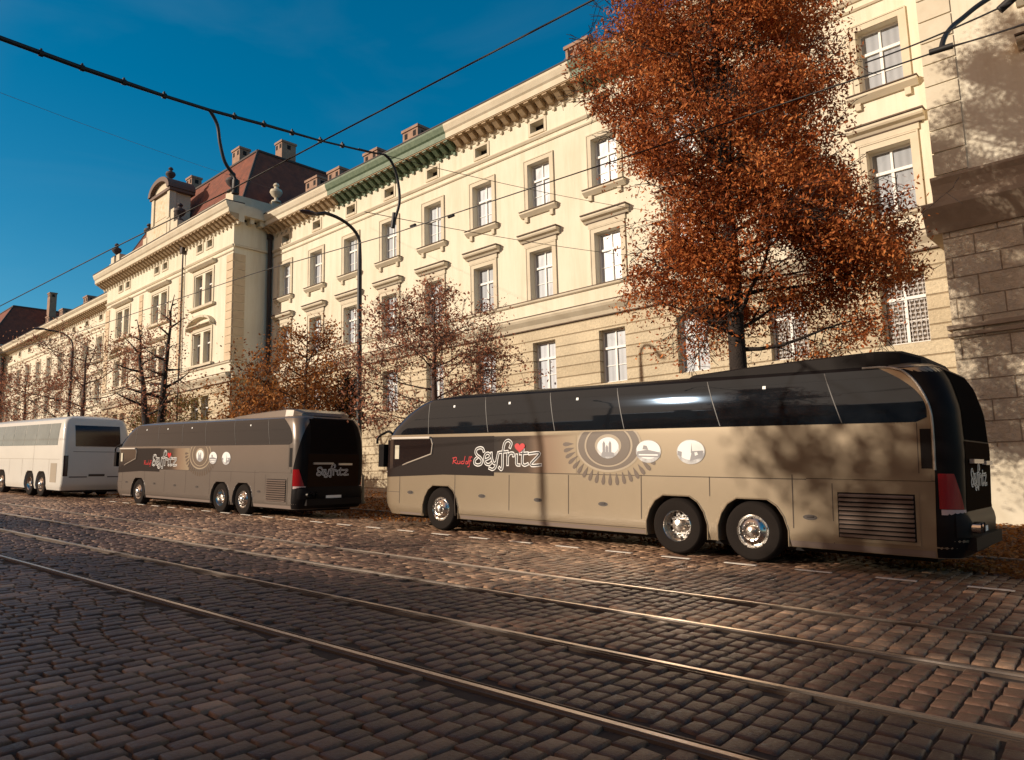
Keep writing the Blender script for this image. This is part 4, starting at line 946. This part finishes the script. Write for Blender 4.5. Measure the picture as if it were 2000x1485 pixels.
# ---- white coach further up the street (boxier rear)
def white_coach(mw, label):
    root = empty('coach', mw=mw, label=label, cat='coach', group='coaches parked along the verge'); bpy.context.view_layer.update()
    sh = Shape([(.30, -9.3), (.6, -9.5), (1.2, -9.45), (1.9, -9.2), (2.3, -8.95), (2.7, -8.6), (3.0, -8.2), (3.15, -7.8), (3.25, -7.0)],
               [(.30, 2.05), (.5, 2.2), (1.0, 2.25), (2.0, 2.2), (2.6, 2.08), (3.0, 1.95), (3.15, 1.85), (3.25, 1.4)],
               [(.30, 1.21), (.45, 1.25), (2.0, 1.25), (2.5, 1.22), (2.95, 1.16), (3.08, 1.1), (3.17, .95), (3.25, .6)], .5, .16)
    ax = (-4.9, -1.35, 0.0)
    bo = sh.body([.30, .38, .45, .55, .7, .9, 1.3, 1.7, 1.95, 2.3, 2.6, 2.8, 2.95, 3.03, 3.08, 3.13, 3.17, 3.21, 3.25], .3).build('body', WHITE, root)
    cm = arch_cut(ax, -1.5, -.7); c2 = arch_cut(ax, .7, 1.5); i = len(cm.v); cm.v += c2.v; cm.f += [tuple(k+i for k in f) for f in c2.f]; cm.m += c2.m
    apply_bool(bo, cm.build('cutter', WHITE, root))
    m = MB()
    for u in ax:
        for y0, y1 in ((-.95, -.71), (.71, .95)): m.box(u-.59, u+.59, y0, y1, .3, 1.0)
    m.box(-9, 2.0, -.9, .9, .22, .34); m.build('chassis', BLKM, root)
    gl = mat('pale_window_glass', (.16, .2, .2), .08, spec=1.0, noise=(.8, .5, (.3, .34, .33)))
    for a, b in ((-7.6, -6.5), (-6.45, -5.1), (-5.05, -3.7), (-3.65, -2.3), (-2.25, -.9), (-.85, .5), (.55, 1.55)):
        m = MB(); sh.patch(m, a, b, 2.06, 2.93, .006, 6, 4); m.build('side_window', gl, root, 60)
    m = MB(); sh.patch(m, lambda z: sh.frontq(z, 1.2), lambda z: lerp_tab(sh.uf, z)+.5+(z-1.3)*.45, 1.4, 2.9, .006, 10, 20); m.build('windscreen', GLASS, root, 60)
    m = MB(); sh.patch(m, lambda z: sh.rearq(z, -.82), lambda z: sh.rearq(z, .86), 2.02, 2.85, .008, 6, 10); m.build('rear_window', mat('rear_glass_dark', (.016, .008, .008), .15, spec=.6), root, 60)
    m = MB(); sh.patch(m, lambda z: sh.rearq(z, -1.0), lambda z: sh.rearq(z, -.35), .80, .84, .006, 1, 2); sh.patch(m, lambda z: sh.rearq(z, .4), lambda z: sh.rearq(z, .9), .80, .84, .006, 1, 2)
    sh.patch(m, lambda z: sh.rearq(z, -.9), lambda z: sh.rearq(z, .95), 1.80, 1.815, .006, 1, 4); sh.patch(m, lambda z: sh.rearq(z, -.3), lambda z: sh.rearq(z, .3), .84, .93, .008, 1, 4); m.build('panel_seams', SEAM, root)
    m = MB(); sh.patch(m, lambda z: sh.rearq(z, -1.22), lambda z: sh.rearq(z, -1.06), .85, 1.65, .01, 2, 2); m.build('tail_light', mat('lamp_dark_red', (.05, .012, .012), .2), root, 60)
    m = MB(); sh.patch(m, 1.0, 1.65, .6, 1.35, .006, 2, 2); m.build('side_grille', mat('grille_beige', (.33, .27, .2), .7), root)
    m = MB()
    for q in (-7, -5.8, -3.9, -2.3, .8): sh.patch(m, q-.008, q+.008, .4, 1.5, .004, 2, 1)
    sh.patch(m, -1.0, -.985, .9, 2.05, .004, 2, 1); sh.patch(m, -7, 1.9, 1.5, 1.512, .004, 1, 10); m.build('panel_seams', mat('seam_light', (.3, .25, .2), .8), root)
    m = MB(); m.tube([(-9.3, -1.2, 2.5), (-9.7, -1.45, 2.45), (-9.75, -1.5, 2.1)], .04, 6); m.box(-9.8, -9.65, -1.62, -1.38, 1.7, 2.15); m.build('mirror', BLKM, root)
    for u, k in zip(ax, ('steer', 'drive', 'tag')): make_wheel(root, u, -1.2, -1, k); make_wheel(root, u, 1.2, 1, k)
    return root
white_coach(SM(-34.0, 10.9+1.25, 0, 0), 'white coach with pale grey windows and a flat shaded rear, third in the row')
white_coach(SM(-48.7, 11.1+1.25, 0, 0), 'farthest white coach, only its rear end in view at the left edge of the photo')
# ------------------------------------------------------------------ street lamps
def lamp(s, t, top, head, r0=.16, label='', grp=None, arm=None, base_h=1.0):
    g = gz(*SW(s, t)[:2]); p = SW(s, t); x, y = p.x, p.y; z0 = p.z
    root = empty('street_lamp', (x, y, z0), label, 'street lamp', grp)
    m = MB(); m.lathe([(r0*1.3, 0), (r0*1.35, .1), (r0*1.15, .2), (r0*1.12, base_h), (r0*.75, base_h+.12), (0, base_h+.13)], seg=12); m.build('lamp_base', IRON, root, 40)
    hx, hz = head     # horizontal vector of arm (world) and head height above base
    m = MB(); pts = [(0, 0, base_h), (0, 0, top-1.5), (0, 0, top-.9)]; n = 10
    for k in range(1, n+1):
        a = PI/2*k/n; f = 1-math.cos(a); pts.append((hx[0]*f*.8, hx[1]*f*.8, top-.9+.85*math.sin(a)+(hz-top)*0))
    pts.append((hx[0], hx[1], hz+.02)); rr = [r0*.62]*1+[r0*.5]+[r0*.36]*(len(pts)-2)
    m.tube(pts, rr, 10); m.build('lamp_post', IRON, root, 40)
    m = MB(); L = math.hypot(*hx); ux, uy = hx[0]/L, hx[1]/L
    st = [(-.05, .04, .03), (.05, .10, .06), (.25, .15, .075), (.5, .13, .06), (.62, .05, .02)]
    rings = []
    for a, wd, hh in st:
        ring = []
        for k in range(10):
            th = 2*PI*k/10; l = wd*math.cos(th); v = hh*math.sin(th); ring.append((hx[0]+ux*a-uy*l, hx[1]+uy*a+ux*l, hz+v+.02))
        rings.append(ring)
    i = 0
    for rg_ in rings: m.v += rg_
    for k in range(len(rings)-1):
        for j in range(10): m.f.append((k*10+j, k*10+(j+1) % 10, (k+1)*10+(j+1) % 10, (k+1)*10+j)); m.m.append(0)
    m.f.append(tuple(range(10))); m.f.append(tuple(40+j for j in range(10))[::-1]); m.m += [0, 0]
    m.build('lamp_head', mat('lamp_head_grey', (.07, .055, .06), .4), root, 50)
    return root
lamp(-20.85, 16.6, 10.35, ((-.15, -1.75), 10.15), .17, 'tall black curved street lamp between the first and second coaches', 'street lamps along the verge')
lamp(-48.4, 16.8, 9.2, ((-.6, -1.4), 9.2), .14, 'distant street lamp rising above the white coach near the left edge', 'street lamps along the verge')
lamp(-18.45, -3.0, 8.3, ((.3, 1.8), 8.4), .16, 'street lamp on the pavement opposite, out of view behind the viewer', 'street lamps along the verge')
# ------------------------------------------------------------------ overhead line
WIRE = mat('wire_dark', (.03, .027, .026), .5, .4)
def sag(a, b, n, dz=0):
    return [a.lerp(b, k/n)-Vector((0, 0, dz*4*(k/n)*(1-k/n))) for k in range(n+1)]
def wire(name, pts, r, label, cat='overhead wire', grp='overhead tram wires'):
    m = MB(); m.tube(pts, r, 6); return props(m.build(name, WIRE, None, 60), label, cat, grp)
wa = [SW(s, 4.7, z) for s, z in ((30, 5.6), (6, 5.45), (-3.09, 5.31), (-6.64, 5.14), (-8.7, 5.03), (-12.46, 4.9), (-17.73, 4.68), (-30, 4.6), (-60, 4.7), (-120, 4.8))]
wire('contact_wire', wa, .009, 'contact wire of the nearer track, crossing the blue sky diagonally to the top edge')
wd = [SW(s, 7.8, z) for s, z in ((30, 5.9), (6, 5.65), (-.5, 5.57), (-1.18, 5.57), (-4.49, 5.44), (-9.07, 5.30), (-13.26, 5.30), (-22.4, 5.05), (-60, 5.0), (-120, 5.0))]
wire('contact_wire', wd, .009, 'contact wire of the farther track, crossing the facade windows below the long black cross arm')
def ray_pt(px, py, Y):      # a real point on the vertical plane y = Y
    c = np.array([(px-1000)/F, -(py-742.5)/F, 1.0]); v = _r*c[0]+_u*c[1]+_f*c[2]; k = Y/v[1]; return Vector((v[0]*k, v[1]*k, v[2]*k+H))
wire('guy_wire', sag(ray_pt(700, 290, 9), ray_pt(1262, 411, 22), 10, .12), .008, 'upper thin grey guy wire running from the cross arm towards the big tree', 'guy wire', 'thin guy wires')
wire('guy_wire', sag(ray_pt(712, 414, 9), ray_pt(1258, 502, 22), 10, .1), .008, 'lower thin grey guy wire passing between the two upper rows of windows', 'guy wire', 'thin guy wires')
wire('guy_wire', sag(ray_pt(-60, 158, 4), ray_pt(545, 372, 21), 12, .15), .006, 'faint thin wire in the sky at the left running down to the roof corner', 'guy wire', 'thin guy wires')
wire('guy_wire', sag(ray_pt(1690, 123, 7.0), ray_pt(1975, 5, 5.6), 6, .02), .007, 'thin bracing wire rising to the insulator at the top right corner', 'guy wire', 'thin guy wires')
wire('guy_wire', sag(ray_pt(1850, 92, 7.9), ray_pt(2100, 10, 5.0), 6, .02), .007, 'thin parallel wire just above the contact wire by the top right corner', 'guy wire', 'thin guy wires')
cab = [SW(-8.8, t, z) for t, z in ((-4, 5.98), (0, 5.95), (2.13, 5.94), (2.92, 5.95), (3.37, 5.97), (3.84, 5.99), (4.42, 6.03), (5.19, 6.12), (6.1, 6.21), (6.94, 6.33), (7.31, 6.40))]
x = empty('cross_arm', SW(-8.8, 4.42, 6.03), 'long black cross arm with clamps carrying two curved wire hangers over the tracks', 'cross arm')
def rel(pts, o): return [p-Vector(o.location) for p in pts]
m = MB(); m.tube(rel(cab, x), [.028]*5+[.022]*3+[.015]*3, 8); m.build('arm', WIRE, x, 50)
for t, z in ((2.51, 5.94), (2.92, 5.95), (3.37, 5.97), (3.84, 5.99), (4.76, 6.07), (5.19, 6.12), (5.63, 6.16), (6.1, 6.21), (6.49, 6.27)):
    m = MB(); c = SW(-8.8, t, z)-Vector(x.location); m.tube([c-Vector((0, .02, .0)), c+Vector((0, .02, .0))], .037, 8); m.tube([c, c+Vector((0, 0, .055))], .012, 6); m.build('clamp', WIRE, x)
m = MB(); m.tube(rel(smooth_line([SW(-8.8, 4.42, 6.03), SW(-8.8, 4.53, 5.88), SW(-8.8, 4.58, 5.65), SW(-8.8, 4.66, 5.42), SW(-8.79, 4.78, 5.28), SW(-8.75, 4.8, 5.17)], 4), x), .022, 8); m.tube(rel([SW(-8.75, 4.8, 5.2), SW(-8.75, 4.8, 5.02)], x), .05, 8); m.build('wire_hanger', WIRE, x, 50)
m = MB(); m.tube(rel(smooth_line([SW(-8.8, 7.31, 6.40), SW(-8.8, 7.45, 6.33), SW(-8.8, 7.58, 6.1), SW(-8.8, 7.64, 5.75), SW(-8.85, 7.62, 5.5), SW(-8.9, 7.60, 5.33)], 4), x), .022, 8); m.tube(rel([SW(-8.88, 7.61, 5.55), SW(-8.9, 7.6, 5.3)], x), .035, 8); m.build('wire_hanger', WIRE, x, 50)
x = empty('wire_bracket', SW(-1.18, 7.8, 5.57), 'thick black curved bracket holding the contact wire at the top right corner', 'bracket')
pb = smooth_line([SW(-1.18, 7.82, 5.6), SW(-1.16, 7.9, 5.74), SW(-1.12, 8.1, 5.93), SW(-1.04, 8.22, 6.05), SW(-.9, 8.34, 6.2), SW(-.7, 8.5, 6.35), SW(-.45, 8.7, 6.45)], 4)
m = MB(); m.tube(rel(pb, x), .025, 8); m.build('bracket_tube', IRON, x, 50)
m = MB(); m.tube(rel([SW(-1.28, 7.8, 5.58), SW(-1.08, 7.8, 5.58)], x), .03, 8); m.build('wire_clamp', IRON, x, 50)
m = MB(); c = ray_pt(1968, 6, 5.7)-Vector(x.location); m.tube([c-Vector((.05, 0, .03)), c+Vector((.05, 0, .03))], .03, 8); m.build('insulator', IRON, x, 50)
for px, py, Y in ((807, 443, 9.5), (881, 424, 9.3)):
    m = MB(); c = ray_pt(px, py, Y); m.tube([c-Vector((.07, 0, -.02)), c+Vector((.07, 0, .02))], .035, 8)
    props(m.build('insulator', IRON), 'small black insulator on the wire in front of the windows, %s of two' % ('left' if px < 850 else 'right'), 'insulator', 'insulators on the wires')
# ------------------------------------------------------------------ trees
def bez(p, a, b, n):      # start p, direction a bending towards b, n points with wobble
    return p
def tree(name, s, t, label, seed, leafmat, hgt, trunk_r, crown, nleaf, lsize, lobe=None, thin=.36, aspect=.55, fork=None, twig=1.0, limbs=26, first=3.0, droop=0.0, leafprob=1.0, trunks=None, lean=(0, 0), bark=BARK, cluster=.32, grp='trees on the verge'):
    """crown(h) -> radius of the crown at height h above the base"""
    R = random.Random(seed); g = np.random.default_rng(seed)
    base = SW(s, t, 0.05); root = empty(name, base, label, 'tree', grp)
    m = MB(); tips = []
    def limb(p, d, L, r, lev):
        n = max(3, int(L/.45)); pts = [p.copy()]; rr = [r]; q = p.copy(); v = d.normalized()
        for k in range(n):
            v = (v+Vector((R.gauss(0, .13), R.gauss(0, .13), R.gauss(0, .10)+(.05 if lev < 2 else -.05*droop)))).normalized()
            q = q+v*(L/n); pts.append(q.copy()); rr.append(max(.006, r*(1-.82*(k+1)/n)))
        m.tube(pts, rr, 6 if lev == 0 else (5 if lev == 1 else 3), cap=False)
        if lev < 3:
            cnt = int((5.5 if lev == 0 else 6 if lev == 1 else 4)*twig*max(.5, L/1.6)**.6)
            for _ in range(cnt):
                k = R.uniform(.22, 1.0); i = min(n-1, int(k*n)); c = pts[i].lerp(pts[i+1], k*n-i) if i+1 <= n else pts[i]
                dd = (v*.6+Vector((R.gauss(0, .6), R.gauss(0, .6), R.gauss(.12-droop*.3, .42)))).normalized()
                limb(c, dd, L*R.uniform(.34, .55), max(.007, r*.42*(1.2-k)), lev+1)
        if lev >= 1:
            for p_ in pts[1:]: tips.append((p_, lev))
        else: tips.append((pts[-1], 1))
    if trunks is None: trunks = [((0, 0, 0), (lean[0], lean[1], hgt))]
    for a, b in trunks:
        a, b = Vector(a), Vector(b); n = 12; pts = []
        for k in range(n+1):
            f = k/n; pts.append(a.lerp(b, f)+Vector((R.gauss(0, .05)*f*hgt/8, R.gauss(0, .05)*f*hgt/8, 0)))
        rr = [trunk_r*(1.35 if k == 0 else 1)*(1-.95*(k/n)**.9) for k in range(n+1)]
        m.tube(pts, rr, 10, cap=False)
        H_ = b.z-a.z
        for k in range(limbs):
            h = first+(H_*.97-first)*((k+R.uniform(-.4, .4))/limbs); h = max(first*.9, min(H_*.97, h)); f = h/max(.1, b.z); i = min(n-1, int(f*n)); c = pts[i].lerp(pts[i+1], f*n-i)
            az = k*2.399+R.uniform(-.5, .5); rad = crown(c.z+0.8)*R.uniform(.75, 1.0)*(lobe(az, c.z) if lobe else 1)
            if rad < .15: continue
            el = R.uniform(.05, .55); limb(c, Vector((math.cos(az), math.sin(az), math.tan(el))), rad*1.0/max(.75, math.cos(el)), trunk_r*(thin-thin*.66*f)+.010, 0)
    m.build('trunk', bark, root, 70)
    T = np.array([tuple(p) for p, l in tips]); 
    if nleaf:
        # clumps: some tips carry many leaves, others nearly none
        wgt = g.gamma(1.1*leafprob, 1, len(T)); rad = np.hypot(T[:, 0]-lean[0]*T[:, 2]/hgt, T[:, 1]); wgt *= .35+rad/(rad.max()+.01)
        if lobe: wgt *= np.where((T[:, 0] > 1.6) & (T[:, 2] > 3.8) & (T[:, 2] < 8.2), 1.9, 1.0)*np.where(rad > 4.6, .1, 1)
        wgt /= wgt.sum()
        idx = g.choice(len(T), nleaf, p=wgt); P = T[idx]+g.normal(0, cluster, (nleaf, 3))*np.array([1, 1, .75]); P[:, 2] -= droop*np.abs(g.normal(0, .25, nleaf))
        az_ = np.arctan2(P[:, 1], P[:, 0]); rr_ = np.hypot(P[:, 0], P[:, 1])
        if lobe:
            lim = np.array([crown(z)*lobe(a, z) for a, z in zip(az_, P[:, 2])]); u_ = g.uniform(size=len(P))
            kp = (rr_ < lim*(1.08+.16*np.sin(az_*5+P[:, 2]*1.9)+.08*u_)+.1) & ~((P[:, 2] < 5.3) & (rr_ < .7)) & ((P[:, 2] > 5.0) | (u_ < .55)) & (P[:, 2] > 3.7)
            hole = np.sin(P[:, 0]*1.55+1.0)*np.sin(P[:, 2]*1.25+P[:, 0]*.5)*np.sin(P[:, 1]*1.4+.6)+.25*np.sin(P[:, 2]*4+P[:, 0]*3); kp &= (hole < .22) | (u_ < .15)
            P = P[kp]; idx = idx[kp]; nleaf = len(P)
        V, Q = leaf_quads(P, lsize, g, asp=aspect); tone = np.clip(g.normal(.5, .22, nleaf)+.25*np.sin(P[:, 0]*2.1+seed)*np.cos(P[:, 2]*1.7)+(g.uniform(-.3, .3, len(T)))[idx], 0, 1)
        np_mesh('foliage', V, Q, leafmat, root, attr=tone)
    return root
def tab(*p): return lambda h: lerp_tab(list(p), h)
TREEBIG = tree('autumn_tree', -6.3, 15.35, 'tall rust red tree with a dense narrow crown rising behind the nearest coach', 17, L_RUST, 17.5, .245,
     tab((2.5, .9), (3.6, 1.7), (4.4, 2.4), (5.6, 2.6), (8.5, 2.65), (11.5, 2.7), (13.5, 2.35), (16, 1.4), (18, .3)), 300000, .045, limbs=92, first=4.0, twig=1.1, cluster=.26, thin=.20, aspect=.40, droop=.8, bark=BARKD, leafprob=1.5,
     lobe=lambda az, z: (1+.36*max(0, math.cos(az))*max(0, 1-abs(z-5.0)/3.0)-.17*max(0, math.cos(az))*(z > 7)+.02*max(0, -math.cos(az))*(z > 8)-.24*max(0, -math.cos(az))*max(0, 1-abs(z-6.8)/3.6)))
tree('autumn_tree', -16.7, 16.3, 'nearly bare tree with sparse red leaves above the front of the nearest coach', 21, L_PINK, 7.2, .19,
     tab((1.5, .5), (3, 2.2), (4.5, 2.7), (6, 2.0), (7.6, .7), (9, .1)), 9500, .05, limbs=24, first=2.4, twig=1.35, cluster=.2, thin=.17, bark=BARKR)
tree('autumn_tree', -23.8, 16.4, 'orange leaved tree in front of the shaded corner, over the rear of the middle coach', 31, L_ORNG, 6.6, .18,
     tab((1.5, .6), (3, 2.2), (4.5, 2.2), (6, 1.6), (7.2, .6), (8.5, .1)), 9500, .055, limbs=26, first=2.0, cluster=.28, thin=.26)
tree('forked_tree', -36.0, 16.3, 'bare dark tree forked into two tall stems with drooping side twigs', 41, L_PINK, 8.5, .29,
     tab((2, .8), (4, 1.9), (6, 1.7), (8, 1.0), (9.5, .3)), 2600, .06, limbs=15, first=3.6, twig=.8, droop=1.2, leafprob=.5, bark=BARKD, trunks=[((0, 0, 0), (-3.3, .2, 8.9)), ((.25, 0, 0), (1.9, -.2, 9.2))])
tree('autumn_tree', -45.2, 16.4, 'pinkish brown tree with low spreading limbs over the white coach', 51, L_PINK, 8.2, .22,
     tab((2, 1.5), (3.5, 4.2), (5.5, 4.4), (7.5, 3), (9, .6)), 6500, .06, limbs=18, first=2.2, cluster=.3, thin=.2, bark=BARKR, twig=.85)
tree('small_tree', -39.5, 19.0, 'small olive yellow tree showing between the white and the middle coach', 61, L_OLIVE, 4.6, .12,
     tab((1, .8), (3, 2.0), (4.2, 1.8), (5.2, .4)), 6000, .07, limbs=16, first=1.3, cluster=.3)
tree('small_tree', -30.0, 18.6, 'low orange tree against the pavilion wall right of the forked tree', 71, L_ORNG, 4.6, .12,
     tab((1, .8), (3, 2.3), (4.4, 2.0), (5.4, .4)), 5600, .07, limbs=18, first=1.3, cluster=.32)
tree('autumn_tree', -55.5, 16.6, 'farthest brown tree on the verge, above the front of the white coach', 81, L_PINK, 7.0, .2,
     tab((2, 1.5), (3.5, 3.6), (5.5, 3.6), (7.5, 1.5), (9, .3)), 4500, .065, limbs=14, first=2.2, cluster=.32, thin=.2, bark=BARKR, twig=.85)
tree('small_tree', -22.7, 17.6, 'slim dark leaved young tree just left of the tall lamp post', 91, L_GREEN, 4.9, .06,
     tab((1, .1), (3.4, .3), (4.2, .55), (5.2, .2)), 1500, .07, limbs=14, first=3.0, cluster=.16, thin=.3)
# ------------------------------------------------------------------ the other side of the street (behind the viewer)
def back_tree(s, t, h, r, seed, n, lab):
    tree('street_tree', s, t, lab, seed, L_RUST, h, .22, tab((1.5, .5), (h*.35, r), (h*.7, r*.95), (h*.95, r*.4), (h*1.1, .1)), n, .11, limbs=24, first=h*.22, cluster=.4, grp='trees on the far pavement')
OPP = mat('opposite_plaster', (.3, .24, .18), .9)
def opp_house(s0, s1, t, h, label):
    root = empty('town_house', SW((s0+s1)/2, t, 0), label, 'building', 'houses across the street'); o = Vector(root.location); a = SW(s0, t, 0)-o; b = SW(s1, t, 0)-o
    m = MB(); L = (s1-s0); m.box(-L/2, L/2, -11, 0, -2, h); ob = m.build('wall', OPP, root); 
    m = MB(); m.prism([(-11.4, h), (-5.5, h+1.6), (.4, h)], -L/2-.2, L/2+.2); m.build('roof', ROOFD, root)
    m = MB(); m.box(-L*.2-.5, -L*.2+.5, -6, -5, h+.4, h+2.6); m.build('chimney', CHB, root)
    w0 = MB(); w0.box(-.55, .55, -.02, .05, 0, 1.7); first = None
    for zz in np.arange(1.2, h-2, 3.0):
        x = -L/2+1.8
        while x < L/2-1:
            if first is None: first = w0.build('window', PDARK, root); q = first
            else: q = first.copy(); C.objects.link(q); q.parent = root
            q.location = (x, .0, zz); x += 2.8
opp_house(-62, -34, -22, 8.0, 'low plastered house with dark roof across the street, far up the row'); opp_house(-33.5, -18, -22, 10.0, 'taller plastered house across the street in the middle of the row')
opp_house(-17.5, 6, -22, 9.9, 'plastered house with chimney directly behind the viewer'); opp_house(6.5, 30, -22, 9.7, 'plastered house across the street down the row')
back_tree(-13.9, -8.2, 12.6, 2.5, 101, 13000, 'street tree across the road whose shadow falls on the rear of the nearest coach')
back_tree(-21.0, -11.5, 6.6, 2.6, 103, 5500, 'broad street tree across the road, second from the viewer')
back_tree(-30.5, -11.0, 6.5, 2.8, 104, 5500, 'broad street tree across the road, third from the viewer')
back_tree(-6.0, -10.5, 6.2, 2.6, 102, 5500, 'street tree across the road directly behind the viewer')
back_tree(-41, -12, 6.4, 2.8, 105, 5500, 'broad street tree across the road, fourth from the viewer')
